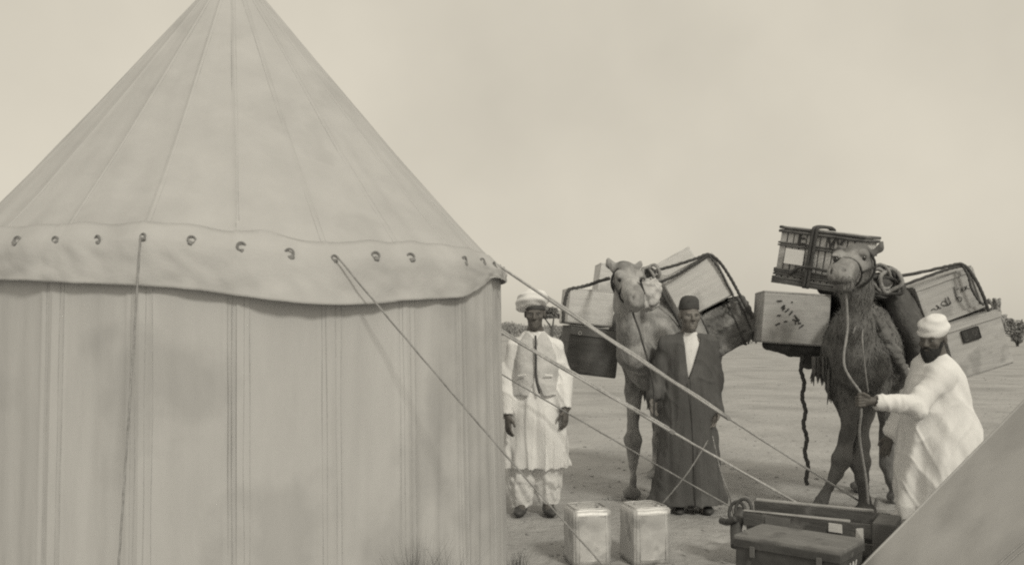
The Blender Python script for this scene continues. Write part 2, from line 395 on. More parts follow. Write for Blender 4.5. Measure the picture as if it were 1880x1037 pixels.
def shrub(px, base, d, w, h, label, m='leaf', seed=1, name='desert_shrub'):
    p = W(px, base, d); gz = gheight(p.x, d)
    r = empty(name, (p.x, d, gz), label, 'shrub', 'scrub on the horizon')
    link('foliage', leaf_cloud(900, w/2, w/2, h/2, .05*h+.03, h*.55, 7, seed), m, r)
    bm = bmesh.new(); rd = random.Random(seed)
    for i in range(5):
        a = rd.random()*6.28; t = tube([(0, 0, -.1), (math.cos(a)*w*.12, math.sin(a)*w*.12, h*.4), (math.cos(a)*w*.25, math.sin(a)*w*.25, h*.8)], [.03*h, .02*h, .008*h], 5); bm.from_mesh(t)
    me = bpy.data.meshes.new('s'); bm.to_mesh(me); bm.free(); link('stem', me, 'bark', r)
shrub(944, 612, 150, 7, 3.2, 'low grey scrub bush on the horizon beside the tent wall', 'leaf2', 3)
shrub(1026, 612, 140, 5, 2.8, 'low scrub bush on the horizon behind the turbaned man', 'leaf2', 4)
shrub(1374, 612, 120, 1.9, 4.6, 'upright bush seen between the two loaded camels', 'leaf2', 5)
shrub(1388, 612, 125, 2.2, 3.6, 'rounded bush partly hidden by the pale crate of the dark camel', 'leaf2', 6)
shrub(1836, 612, 90, 2.6, 4.2, 'tall leafy bush behind the loads of the dark camel', 'leaf', 8)
shrub(1868, 612, 95, 3.0, 3.2, 'lower leafy bush at the picture edge past the crates', 'leaf', 9)
def tree():
    p = W(1012, 612, 120); r = empty('acacia_tree', (p.x, 120, 0), 'small flat topped tree on the horizon past the turbaned man', 'tree')
    link('trunk', tube([(0, 0, 0), (.1, 0, 1.2), (.25, 0, 2.2)], [.16, .11, .06], 6), 'bark', r)
    link('branch', tube([(.1, 0, 1.2), (-.5, .1, 2.0), (-.9, .1, 2.3)], [.09, .06, .03], 6), 'bark', r)
    link('crown', leaf_cloud(1400, 1.5, 1.4, .5, .16, 2.55, 9, 21), 'leaf', r); r.scale = (1.5, 1.5, 1.6)
tree()

# ------------------------------------------------------------------ the round tent
TD = 5.6; TA = R(-16.95); TC = Vector((TD*math.sin(TA), TD*math.cos(TA), 0)); TR = 1.57; TZ = 1.835; TAP = 3.72
TF = math.atan2(-TC.y, -TC.x)                     # direction from tent centre to the camera
OFF = R(-1.5)
def tdir(th):                                     # th measured from the camera side, growing to the picture's right
    return Vector((math.cos(TF+th), math.sin(TF+th), 0))
def _edge_table(rows, rad):
    """turns (picture x, picture y) of a sagging edge of the round tent into heights by angle"""
    ths = [R(g) for g in np.arange(-60, 72, .5)]; q = [TC+tdir(t)*rad for t in ths]; xs = [PX+F*p.x/p.y for p in q]; out = []
    for px, py in rows:
        i = min(range(len(ths)), key=lambda k: abs(xs[k]-px)); out.append((ths[i], H+(PY-py)/F*q[i].y))
    return np.array(out)
_ET = _edge_table([(-60, 452), (40, 446), (112, 442), (205, 441), (290, 442), (400, 452), (500, 464), (600, 480), (673, 476), (753, 473), (850, 480), (905, 490)], TR)
_HT = _edge_table([(-60, 512), (60, 516), (170, 521), (290, 526), (400, 537), (500, 553), (590, 561), (680, 559), (750, 551), (850, 547), (885, 530), (905, 508)], TR+.03)
def _smooth(T, th, end):
    ks = np.linspace(-.06, .06, 9); v = 0
    for d in ks:
        t = th+d; v += float(np.interp(t, T[:, 0], T[:, 1])) if T[0, 0] <= t <= T[-1, 0] else (T[0, 1] if t < T[0, 0] else T[-1, 1])
    return v/9
_ec, _hc = {}, {}
def eave_z(th):
    k = round(th, 4)
    if k not in _ec: _ec[k] = _smooth(_ET, th, 0)+.004*math.sin(th*23)
    return _ec[k]
def hem_z(th):
    k = round(th, 4)
    if k not in _hc:
        z = _smooth(_HT, th, 0)+.004*noise.noise((th*14, 2, 2))
        _hc[k] = min(z, eave_z(th)-.06)
    return _hc[k]
def fold_amp(th, s): return .5*math.sin(th*24+1.1*math.sin(th*5))+.5*noise.noise((th*7, s*1.3, 3))
def roof_p(th, t):
    g = (math.degrees(th-OFF) % 15)/15
    r = TR*t; z = TAP+(eave_z(th)-TAP)*t
    n_ = -.020*math.sin(math.pi*g)*t*math.sin(math.pi*min(1, t*.9+.1)) + .012*t*noise.noise((th*9, t*2.2, 1)) + .012*max(0, t-.62)*math.sin(th*37)*t
    n_ -= .03*math.sin(math.pi*t)*t                       # sag of the slope
    gd = math.degrees(th)
    if -8 < gd < 16:                                      # loose fold of cloth above the eave
        c = t-(.928+.0035*(gd+5)); w_ = math.sin(math.pi*(gd+8)/24)
        n_ += .016*w_*math.exp(-(c/.012)**2 if c < 0 else -(c/.005)**2)
    n_ += .007*t*noise.noise((th*4+2*t, t*3.5, 6)) + .003*t*noise.noise((th*15-3*t, t*9, 8))
    seam = .004*(max(0, 1-min(g, 1-g)*TR*t*R(15)/.013) if t > .02 else 0)
    nn = tdir(th)*.75+Vector((0, 0, .66))
    return TC+Vector((-.085*(1-t), 0, 0))+tdir(th)*r+Vector((0, 0, z))+nn*(n_+seam)
def wall_p(th, s):                                # s 0 at the eave, 1 at the ground
    g = (math.degrees(th-OFF) % 15)/15
    z = (eave_z(th)+.02)*(1-s)-.03*s
    amp = .35+.65*s
    r = TR-.016+.046*s - .014*math.sin(math.pi*g)*amp + .012*amp*noise.noise((th*16, s*.8, 7)) + .003*amp*math.sin(th*61+3*noise.noise((th*3, s, 2)))
    r += .016*amp*noise.noise((th*6, s*1.6+.4*th, 11)) + .006*amp*noise.noise((th*30+s, s*2.2, 13))
    e = min(g, 1-g)*TR*R(15)
    r += .006*max(0, 1-e/.03)                             # sewn tuck at the panel seam
    r += .003*max(0, 1-abs(e-.055)/.014)
    return TC+tdir(th)*r+Vector((0, 0, z))
tent = empty('round_tent', TC, 'large round pale canvas tent with conical roof and drooping eave flap', 'tent')
tent_inv = Matrix.Translation(-TC)
def grid(fn, a0, a1, na, b0, b1, nb):
    V = [tuple(fn(a0+(a1-a0)*i/na, b0+(b1-b0)*j/nb)-TC) for j in range(nb+1) for i in range(na+1)]
    Fc = [(j*(na+1)+i, j*(na+1)+i+1, (j+1)*(na+1)+i+1, (j+1)*(na+1)+i) for j in range(nb) for i in range(na)]
    return mesh_from(V, Fc)
for k in range(24):
    a0 = OFF+R(15)*k; a1 = a0+R(15)
    rp = link('roof_panel', grid(roof_p, a0, a1, 30, .0, 1, 110), 'canvas', tent)
    wp = link('wall_panel', grid(wall_p, a0, a1, 60, 0, 1, 24), 'canvas_wall', tent)
    for o, fn, lim in ((rp, roof_p, (.05, .985)), (wp, wall_p, (.02, 1))):
        for e in ((-.012, .012) if o is rp else (-.05+.02*random.random(), -.018, .02+.02*random.random(), .055)):                # stitched seam lines beside each join
            pts = []
            for i in range(26):
                t = lim[0]+(lim[1]-lim[0])*i/25; rr = TR*(t if o is rp else 1)
                th = a0+(e+.006*noise.noise((k*3.1, t*4, e*90)))/max(rr, .15); pts.append(fn(th, t)-tdir(th)*(.0003 if o is rp else -.0002)-TC)
            link('seam', tube(pts, [.0019*max(.35, .75+.9*noise.noise((i*.22, k*2.7, e*70))) for i in range(26)], 4), 'seam', o)
def val_fn(th, s):
    g = math.degrees(th); nn = (tdir(th)*.7+Vector((0, 0, .7)))
    if s < .15: return roof_p(th, .955+.045*s/.15)+nn*(.0065+.002*s/.15)          # sewn on to the foot of the roof
    s = (s-.15)/.85; p = roof_p(th, 1)+nn*.0085
    bulge = .050*math.exp(-((g-10)/11)**2)*s**1.3+.012*math.exp(-((g+40)/20)**2)*s
    n_ = .012*s*noise.noise((th*9+s*1.5, s*1.4, 4))+.007*noise.noise((th*26-2*s, s*3, 5))
    q = p+tdir(th)*(.010*math.sin(math.pi*min(.5, s*2))+.008*s+bulge+n_*min(1, s*4)); q.z = p.z*(1-s)+hem_z(th)*s
    return q
val = link('eave_flap', grid(val_fn, -math.pi, math.pi, 480, 0, 1, 20), 'canvas', tent)
sm_ = val.modifiers.new('thick', 'SOLIDIFY'); sm_.thickness = .004; sm_.offset = -1
for s_ in (.66, .82, .94):                                # hem stitching
    link('hem_seam', tube([val_fn(-1.7+3.7*i/200, s_)+tdir(-1.7+3.7*i/200)*.001-TC for i in range(201)], .0018, 4), 'seam', val)
def torus_mesh(rad, r, n=16, s=6):
    return tube([(rad*math.cos(2*math.pi*i/n), 0, rad*math.sin(2*math.pi*i/n)) for i in range(n)], r, s, closed=True)
loop_me = torus_mesh(.017, .0048)
ring_deg = [g for g in np.arange(-90, 98, 7.5) if abs(g-37.5) > 1]
RING = {}
for g in ring_deg:
    th = R(g)+OFF*.5; p = roof_p(th, .992)+tdir(th)*.022
    o = link('rope_loop', loop_me, 'loop', tent); o.location = p-TC+Vector((0, 0, -.003))
    o.rotation_euler = (random.uniform(-.5, .2), random.uniform(-.6, .6), TF+th+math.pi/2+random.uniform(-.5, .5)); o.scale = [random.uniform(.75, 1.15)]*3
    kn = link('knot', box_mesh(.024, .018, .018, .006, 2, .003), 'loop', o); kn.location = (.004, 0, -.018)
    RING[round(float(g), 1)] = p
pole_cap = link('pole_tip', tube([(-.08, 0, TAP-.25), (-.088, 0, TAP+.12)], [.035, .025], 10), 'wood_peg', tent)
link('centre_pole', tube([(0, 0, -.1), (-.08, 0, TAP-.25)], .04, 10), 'wood_peg', tent)

# ------------------------------------------------------------------ the ridge tent beside the camera
def ridge_tent():
    yb, yf = 4.55, 1.2; x0 = (1500-PX)/F*4.55; ap = W(2090, 520, 4.55); zr = ap.z; xr = ap.x
    r = empty('ridge_tent', (xr, yb, 0), 'grey canvas slope of a second tent cutting the lower corner', 'tent')
    def slope(u, v):       # u along the ridge (0 rear), v from eave to ridge
        y = yb+(yf-yb)*u; x = x0+(xr-x0)*v; z = -.01+zr*v
        s = -.05*math.sin(math.pi*v)*math.sin(math.pi*min(1, u*1.0))+.020*noise.noise((u*5, v*4, 3))*min(1, u*8+.15)+.010*noise.noise((u*14+v*6, v*9-u*5, 8))*min(1, u*10+.1)+.004*math.sin(v*24+u*9)*u
        n_ = Vector((-zr, 0, xr-x0)).normalized()
        return Vector((x, y, z))+n_*s-Vector((xr, yb, 0))
    def g2(fn, nu, nv, u0=0, u1=1):
        V = [tuple(fn(u0+(u1-u0)*i/nu, j/nv)) for j in range(nv+1) for i in range(nu+1)]
        return mesh_from(V, [(j*(nu+1)+i, j*(nu+1)+i+1, (j+1)*(nu+1)+i+1, (j+1)*(nu+1)+i) for j in range(nv) for i in range(nu)])
    for k in range(4):
        p = link('roof_panel', g2(slope, 40, 120, k/4, (k+1)/4), 'canvas_grey', r)
        if k:
            for e in (-.006, .006): link('seam', tube([slope(k/4+e, .01+j/31)+Vector((-.002, 0, .002)) for j in range(31)], .0025, 4), 'seam', p)
    far = g2(lambda u, v: Vector((-(slope(u, v).x), slope(u, v).y, slope(u, v).z)), 14, 20); link('far_slope', far, 'canvas_grey', r)
    gb = mesh_from([(x0-xr, 0, -.01), (xr-x0, 0, -.01), (0, 0, zr)], [(0, 1, 2)]); link('gable', gb, 'canvas_grey', r)
    link('ridge_pole', tube([(0, .03, zr-.02), (0, yf-yb, zr-.02)], .02, 8), 'wood_peg', r)
    link('edge_hem', tube([slope(0, j/40) for j in range(41)], .008, 6), 'canvas_grey', r)
ridge_tent()

# ------------------------------------------------------------------ guy ropes and pegs
def catenary(a, b, sag, n=40):
    a, b = Vector(a), Vector(b); return [a.lerp(b, i/n)-Vector((0, 0, sag*4*(i/n)*(1-i/n))) for i in range(n+1)]
def guy(a, b, r, label, m='rope', sag=.02, peg=True, peglabel=None, double=None):
    t = empty('guy_rope', b, label, 'rope', 'tent guy ropes')
    pts = [p-Vector(b) for p in catenary(a, b, sag)]
    link('line', tube(pts, r, 8, twist=60), m, t)
    if double:                                             # doubled stretch held by a wooden slider
        i0, i1 = int(double[0]*40), int(double[1]*40)
        q = [p+Vector((0, 0, .011+.003*math.sin(i))) for i, p in enumerate(pts[i0:i1+1])]
        link('doubled_line', tube(q, r*1.05, 8, twist=60), m, t)
        q2 = [p+Vector((.004, -.012, -.006)) for p in pts[i0:i1+1]]
        link('doubled_line', tube(q2, r*1.05, 8, twist=60), m, t)
        d = (pts[i1]-pts[i0]).normalized(); s = link('slider', box_mesh(.09, .022, .03, .006, 2), 'wood_peg', t)
        s.location = pts[i1]; s.rotation_euler = d.to_track_quat('X', 'Z').to_euler()
    if peg:
        pg = empty('tent_peg', b, peglabel, 'peg', 'tent pegs')
        dv = (Vector(b)-Vector(a)); dv.z = 0; dv.normalize()
        link('stake', tube([Vector((0, 0, -.12))-dv*.06, Vector((0, 0, 0)), dv*.05+Vector((0, 0, .09))], [.006, .014, .016], 7), 'wood_peg', pg)
        link('notch', tube([dv*.02+Vector((0, 0, .035)), dv*.02-dv*.05+Vector((0, 0, .05))], [.010, .006], 6), 'wood_peg', pg)
    return t
def G(px, py): d = F*H/(py-PY); p = W(px, py, d); p.z = .01; return p
rA = RING[60.0] if 60.0 in RING else roof_p(R(60), 1)
pA = roof_p(R(63), .99)+tdir(R(63))*.02
guy(pA, G(1604, 938), .0075, 'thick pale guy rope from the tent corner over both camel drivers towards the dark camel', double=(.12, .545), peglabel='wooden peg behind the trunks holding the upper thick rope')
pB = roof_p(R(128), .99)
guy(pB, G(1632, 1020), .008, 'thick pale guy rope running lower, from behind the tent to the black trunk', double=(.18, .575), peg=False)
pC = roof_p(R(150), .99)
guy(pC, G(1405, 968), .0055, 'thin guy rope crossing the hem of the dark robe', 'rope_grey', peglabel='wooden peg on the sand past the dark robe')
pE = RING[15.0]
guy(pE+tdir(R(15))*.03, (.727, 4.2, .01), .0042, 'guy rope slanting from the tent front down to the bright tins', 'rope_grey', peg=False)
pF = RING[-15.0]
guy(pF+tdir(R(-15))*.02, (-1.42, 3.05, .01), .004, 'dark guy rope hanging down the front of the round tent', 'rope_grey', peg=False)
for (pts, lab) in (([W(1300, 808, 6.55), W(1262, 868, 6.5), W(1216, 924, 6.55)], 'loose rope tail slanting down across the dark robe'),
                   ([W(1308, 800, 6.5), W(1324, 868, 6.5), W(1338, 905, 6.5), W(1346, 944, 6.9)], 'loose rope tail hanging straight down past the dark robe')):
    tag(link('rope_tail', tube(spline(pts, 14), .0055, 6, twist=60), 'rope_grey'), lab, 'rope', 'loose rope tails')
#@@PEOPLE
# ------------------------------------------------------------------ people
def head(S, c, q, s=1.0, beard=False):
    """head facing -Y in its own frame, placed at c with rotation q"""
    T = lambda p: np.array(c)+q@(np.array(p)*s)
    E = lambda p, r, k=.02, op='u': S.ell(T(p), np.array(r)*s, q, k, op)
    K = lambda a, b, ra, rb, k=.015, op='u': S.cone(T(a), T(b), ra*s, rb*s, k, op)
    E((0, .018, .032), (.076, .096, .086)); E((0, -.028, -.03), (.061, .066, .088), .03); E((0, -.045, -.085), (.044, .042, .034), .03)
    K((-.04, -.086, .016), (.04, -.086, .016), .011, .011, .02)
    for x in (-1, 1):
        E((x*.031, -.108, -.003), (.017, .016, .009), .014, 's'); E((x*.046, -.066, -.026), (.022, .022, .018), .025)
        E((x*.078, .012, -.006), (.011, .020, .032), .008); E((x*.012, -.104, -.037), (.010, .010, .008), .008)
    K((0, -.090, .010), (0, -.113, -.032), .009, .013, .01)
    K((-.020, -.092, -.063), (.020, -.092, -.063), .007, .007, .008); K((-.017, -.090, -.076), (.017, -.090, -.076), .008, .008, .008)
    E((0, -.098, -.0695), (.024, .010, .0025), .003, 's')
    E((0, -.080, -.104), (.022, .018, .018), .02)
    K((0, .020, -.07), (0, .035, -.20), .054, .060, .03)
def eyes(par, c, q, s=1.0):
    for x in (-1, 1):
        e = link('eye', mesh_from(*ico(.0115*s)), 'eye_white', par); e.location = np.array(c)+q@(np.array((x*.031, -.081, -.003))*s)
        p = link('pupil', mesh_from(*ico(.0065*s)), 'eye', e); p.location = q@np.array((0, -.0065*s, 0))
def ico(r, sub=2, sc_=(1, 1, 1)):
    b = bmesh.new(); bmesh.ops.create_icosphere(b, subdivisions=sub, radius=r)
    V = [(v.co.x*sc_[0], v.co.y*sc_[1], v.co.z*sc_[2]) for v in b.verts]; Fc = [[v.index for v in f.verts] for f in b.faces]; b.free(); return V, Fc
def hand(S, w, d, n, side, curl=.35, s=1.0):
    """w wrist, d direction of the fingers, n side the fingers curl to, side = thumb direction sign along d x n"""
    w, d, n = [np.array(v, float) for v in (w, d, n)]; d /= np.linalg.norm(d); n = n-d*(n@d); n /= np.linalg.norm(n); t = np.cross(d, n)*side
    for o in (-.026, -.008, .010, .028): S.cone(w+d*.005+t*o*.6, w+d*.088*s+t*o, .017, .0125, .014)
    for o, ln in ((.031, .072), (.0105, .082), (-.0105, .076), (-.031, .060)):
        p = w+d*.088*s+t*o; a = curl*.5
        for j, f in enumerate((.45, .32, .25)):
            v = d*math.cos(a)+n*math.sin(a); q2 = p+v*ln*f*s; S.cone(p, q2, .0092-.001*j, .0086-.001*j, .004); p = q2; a += curl
    b = w+d*.022+t*.026; m_ = b+(d*.62+t*.6+n*.25)*.048; S.cone(b, m_, .0145, .0115, .012); S.cone(m_, m_+(d*.9+t*.1+n*.35)*.036, .011, .009, .006)
def crease(X, Y, Z, s, ph, w=.16):
    """sharp narrow ridges, as in pulled cotton"""
    return -(np.maximum(0, w-np.abs(vn(X, Y, Z, s, ph)))/w)**1.5
def foldfn(A, n1, n2, z0, z1, ph=0.0):
    def f(a, z):
        w = np.clip((z1-z)/(z1-z0), 0, 1)
        return A*w*(np.sin(n1*a+ph+1.2*np.sin(z*5+ph))*.6+np.sin(n2*a+2.1*ph+1.6*np.sin(z*3.1))*.4+.5*np.sin((n1+4)*a-ph))
    return f
def man_white():
    base = W(982, 945, 6.95); base.z = 0
    r = empty('person', base, 'standing man in white turban, pale waistcoat over long white shirt, baggy trousers', 'person', 'camel drivers')
    I = np.eye(3); hc = np.array((0., -.015, 1.60)); q = rotz(R(-4))@rotx(R(4))
    B = SDF((-.36, -.28, -.02), (.36, .26, 1.80), .006)
    head(B, hc, q, .98)
    B.chain([(0, .02, 1.42, .07), (0, .03, 1.30, .12), (0, .03, 1.1, .11), (0, .03, .95, .13)], .06)
    for x in (-1, 1):
        B.chain([(0, .02, 1.37, .065), (x*.16, .02, 1.33, .05), (x*.225, .03, 1.09, .040), (-.215, -.165, .80, .027) if x < 0 else (.238, -.115, .85, .027)], .03)
        wz = .80 if x < 0 else .85
        hand(B, (-.215, -.168, wz) if x < 0 else (.238, -.118, wz), (x*-.03, -.16, -1), (x*-.8, .5, 0), -x, .36)
        B.chain([(x*.08, .03, .92, .095), (x*.10, .01, .52, .06), (x*.105, .03, .10, .038), (x*.11, -.08, .04, .03)], .03)
    body = link('body', B.mesh(), 'skin', r); eyes(body, hc, q, .98)
    # long shirt
    S = SDF((-.40, -.34, .34), (.40, .34, 1.50), .0075)
    prof = [(.385, .012, .0, .272, .185), (.55, .008, 0, .250, .175), (.75, .004, .005, .222, .160), (.95, 0, .015, .190, .140), (1.15, 0, .02, .182, .130), (1.28, 0, .02, .172, .120), (1.36, 0, .02, .140, .105), (1.41, 0, .02, .095, .088), (1.455, 0, .015, .072, .075)]
    S.loft(prof, foldfn(.065, 9, 15, .4, 1.05, .8), .01, power=2.2)
    S.chain([(-.08, .02, 1.385, .05), (-.16, .02, 1.325, .064), (-.228, .03, 1.09, .066), (-.216, -.155, .815, .050)], .04)
    S.chain([(.08, .02, 1.385, .05), (.16, .02, 1.325, .064), (.230, .03, 1.10, .066), (.239, -.105, .865, .052)], .04)
    S.displace(lambda X, Y, Z: .010*vn(X, Y, Z, (22, 14, 3.5), 1)+.008*crease(X, Y, Z, (13, 8, 1.6), 5, .3)*np.clip((1.0-Z)*5, 0, 1)+.006*crease(X+.6*Z, Y, Z, (10, 7, 6), 6, .3)*np.clip((Z-.8)*5, .2, 1)+.006*vn(X+.4*Z, Y, Z, (34, 20, 14), 2)*np.clip((np.abs(X)-.14)*12, 0, 1))
    for c_ in ((-.215, -.175, .775), (.239, -.125, .825)): S.cone(c_, (c_[0], c_[1]-.03, c_[2]-.09), .052, .05, .004, 's')
    link('shirt', S.mesh(), 'cotton', r)
    # waistcoat
    V = SDF((-.30, -.26, .92), (.30, .26, 1.47), .006)
    V.loft([p for p in prof if p[0] > .7][0:0]+[(.955, 0, .005, .200, .168), (1.15, 0, .01, .190, .150), (1.28, 0, .02, .180, .134), (1.36, 0, .02, .152, .118), (1.415, 0, .02, .108, .098), (1.452, 0, .015, .080, .082)], lambda a, z: .012*np.sin(7*a+z*9), .004, power=2.3)
    for x in (-1, 1):
        V.cone((x*.205, .02, 1.34), (x*.235, .03, .95), .052, .052, .01, 's')
    V.put(lambda X, Y, Z: np.maximum(np.abs(X-.004)-(.004+.055*np.clip((1.10-Z)/.15, 0, 1)), Y+.02), (-.08, -.26, .9), (.08, 0, 1.20), .004, 's')
    V.put(lambda X, Y, Z: np.maximum(np.abs(X)-(.012+.05*np.clip((Z-1.40)/.06, 0, 1)), Y+.02), (-.08, -.26, 1.38), (.08, 0, 1.5), .004, 's')
    V.displace(lambda X, Y, Z: .006*vn(X, Y, Z, (16, 16, 16), 2)+.002*vn(X, Y, Z, (50, 50, 50), 3))
    ve = link('waistcoat', V.mesh(), 'vest', r)
    link('front_braid', tube(spline([(.002, -.108, 1.425), (.004, -.150, 1.25), (.004, -.166, 1.10), (.018, -.174, 1.03), (.032, -.176, .975)], 8), .0085, 6), 'dark_felt', ve)
    for x in (-1, 1):
        p = link('pocket_flap', box_mesh(.075, .006, .014, .003, 1), 'cotton', ve); p.location = (x*.105, -.153, 1.115); p.rotation_euler = (0, x*.12, x*.45)
    # trousers
    T_ = SDF((-.30, -.26, .03), (.30, .26, .60), .007)
    for x, zb in ((-1, .062), (1, .088)):
        cx = x*.105
        T_.loft([(zb, cx, .03, .078, .075), (zb+.05, cx, .025, .092, .09), (.28, x*.103, .01, .118, .12), (.45, x*.10, .01, .118, .13), (.58, x*.09, .01, .12, .13)], foldfn(.10, 5, 8, -.1, .6, x*1.3), .02)
    T_.displace(lambda X, Y, Z: .012*vn(X+.5*Z, Y, Z, (24, 18, 11), 4)+.006*vn(X, Y, Z, (40, 30, 30), 5))
    link('trousers', T_.mesh(), 'cotton', r)
    for x in (-1, 1):
        Sh = SDF((-.25, -.25, -.01), (.25, .15, .13), .006)
        Sh.ell((x*.11, .01, .045), (.048, .085, .042), rotz(R(x*10)), .02); Sh.ell((x*.122, -.075, .035), (.048, .085, .033), rotz(R(x*14)), .03); Sh.cone((x*.108, .04, .05), (x*.106, .04, .09), .042, .038, .02)
        Sh.put(lambda X, Y, Z: .004-Z+0*X, (-.3, -.3, -.05), (.3, .3, .03), .004, 'i')
        link('shoe', Sh.mesh(), 'leather', r)
    # turban
    U = SDF((-.2, -.2, 1.58), (.2, .22, 1.82), .005)
    c = hc+np.array((-.012, .012, .094))
    U.ell(c+np.array((-.006, .004, .004)), (.128, .134, .066), rotx(R(-10))@roty(R(-9)), .03); U.ell(c+np.array((.002, .005, .026)), (.112, .118, .066), None, .05); U.ell(c+np.array((-.085, .03, -.035)), (.05, .07, .05), None, .05)
    def wrap(X, Y, Z):
        x, y, z = X-c[0], Y-c[1], Z-c[2]; a = np.arctan2(y, x)
        return .0035*np.sin(z*120+3.6*np.sin(a+.6)+1.6*np.sin(2*a+1))+.006*vn(X, Y, Z, (14, 14, 30), 2)
    U.displace(wrap); link('turban', U.mesh(), 'white_cloth', r)
    U = SDF((-.14, -.16, 1.58), (.14, .16, 1.74), .005)
    U.ell(hc+np.array((0, .012, .035)), (.084, .103, .06), q, .005); U.put(lambda X, Y, Z: 1.628-Z+.25*np.clip(-Y-.02, 0, 1)*0+0*X, (-.2, -.2, 1.5), (.2, .2, 1.64), .004, 'i')
    link('turban_lining', U.mesh(), 'dark_felt', r)
man_white()

def man_dark():
    base = W(1265, 940, 7.02); base.z = 0
    r = empty('person', base, 'man in dark open necked robe and skullcap standing before the pale camel', 'person', 'camel drivers')
    hc = np.array((.0, -.02, 1.585)); q = rotz(R(5))
    B = SDF((-.40, -.30, -.02), (.40, .26, 1.80), .006)
    head(B, hc, q, 1.0)
    B.chain([(0, .03, 1.41, .055), (0, .045, 1.30, .08), (0, .04, 1.1, .09), (0, .03, .95, .10)], .05)
    arm = {-1: [(-.175, .02, 1.36, .055), (-.245, .06, 1.10, .04), (-.285, -.02, .93, .027)], 1: [(.17, .02, 1.36, .055), (.205, .04, 1.10, .04), (.195, -.04, .83, .027)]}
    for x in (-1, 1):
        B.chain([(0, .02, 1.37, .07)]+arm[x], .03)
        w = arm[x][-1][:3]; hand(B, w, (-.12 if x < 0 else -.2, -.25, -1), (x*-.6, -.6, .1), -x, .45)
        B.chain([(x*.08, .03, .92, .09), (x*.09, .01, .5, .058), (x*.09, .03, .10, .036), (x*.10, -.09, .035, .028)], .03)
    body = link('body', B.mesh(), 'skin2', r); eyes(body, hc, q, 1.0)
    prof = [(.085, -.028, .0, .298, .205), (.25, -.012, .0, .265, .188), (.55, 0, .0, .225, .165), (.85, 0, .005, .198, .145), (1.05, 0, .015, .183, .130), (1.2, 0, .02, .182, .124), (1.32, 0, .02, .176, .115), (1.39, 0, .02, .125, .095), (1.445, 0, .02, .07, .072)]
    S = SDF((-.42, -.34, .05), (.42, .30, 1.50), .0075)
    S.loft(prof, foldfn(.055, 7, 12, .1, 1.1, 2.0), .01, power=2.2)
    S.chain([(-.10, .02, 1.375, .06), (-.17, .02, 1.35, .070), (-.245, .06, 1.10, .066), (-.283, -.01, .95, .060)], .035)
    S.chain([(.10, .02, 1.375, .06), (.165, .02, 1.35, .070), (.208, .042, 1.10, .066), (.205, -.035, .82, .068)], .035)
    S.displace(lambda X, Y, Z: .011*vn(X, Y, Z, (20, 12, 3), 3)+.010*crease(X, Y, Z, (12, 8, 1.3), 9, .3)*np.clip((1.0-Z)*4, 0, 1)+.006*crease(X+.6*Z, Y, Z, (9, 7, 6), 6, .3)*np.clip((Z-.8)*5, .2, 1)+.007*vn(X+.4*Z, Y, Z, (30, 20, 14), 6)*np.clip((np.abs(X)-.14)*12, 0, 1))
    S.put(lambda X, Y, Z: np.maximum(np.abs(X+.022-.04*np.clip((Z-1.08)/.35, 0, 1))-.072*np.clip((Z-1.075)/.34, 0, 1)**.9, Y+.035), (-.16, -.30, 1.07), (.16, -.03, 1.5), .004, 's')
    S.cone((.207, -.037, .80), (.206, -.05, .72), .055, .06, .004, 's')
    rob = link('robe', S.mesh(), 'dark_robe', r)
    link('front_seam', tube(spline([(-.022, -.152, 1.075), (-.016, -.155, .9), (-.004, -.172, .6), (.006, -.196, .25), (.01, -.20, .10)], 8), .004, 5), 'dark_felt', rob)
    S = SDF((-.2, -.2, 1.0), (.2, .2, 1.50), .007)
    S.loft([(1.02, 0, .02, .15, .100), (1.2, 0, .024, .155, .104), (1.32, 0, .024, .145, .098), (1.39, 0, .022, .098, .084), (1.455, 0, .02, .064, .072)], lambda a, z: .012*np.sin(16*a+1.5*np.sin(z*12)), .01)
    link('undershirt', S.mesh(), 'cotton', r)
    for x in (-1, 1):
        Sh = SDF((-.28, -.26, -.01), (.28, .15, .13), .006); dx = .04 if x > 0 else 0
        Sh.ell((x*.09+dx, .0, .045), (.046, .08, .042), None, .02); Sh.ell((x*.095+dx, -.095, .035), (.045, .085, .032), rotz(R(-12)), .03)
        Sh.put(lambda X, Y, Z: .004-Z+0*X, (-.3, -.3, -.05), (.3, .3, .03), .004, 'i'); link('shoe', Sh.mesh(), 'leather', r)
    U = SDF((-.14, -.16, 1.58), (.14, .17, 1.78), .005)
    U.loft([(1.634, 0, -.002, .082, .104), (1.67, 0, 0, .081, .102), (1.70, .002, .004, .077, .096), (1.722, .002, .006, .068, .085), (1.738, .002, .006, .052, .066), (1.746, .002, .006, .030, .040)], None, .012)
    U.displace(lambda X, Y, Z: .002*sn(X, Y, Z, 60, 1)); link('skullcap', U.mesh(), 'dark_felt', r)
man_dark()

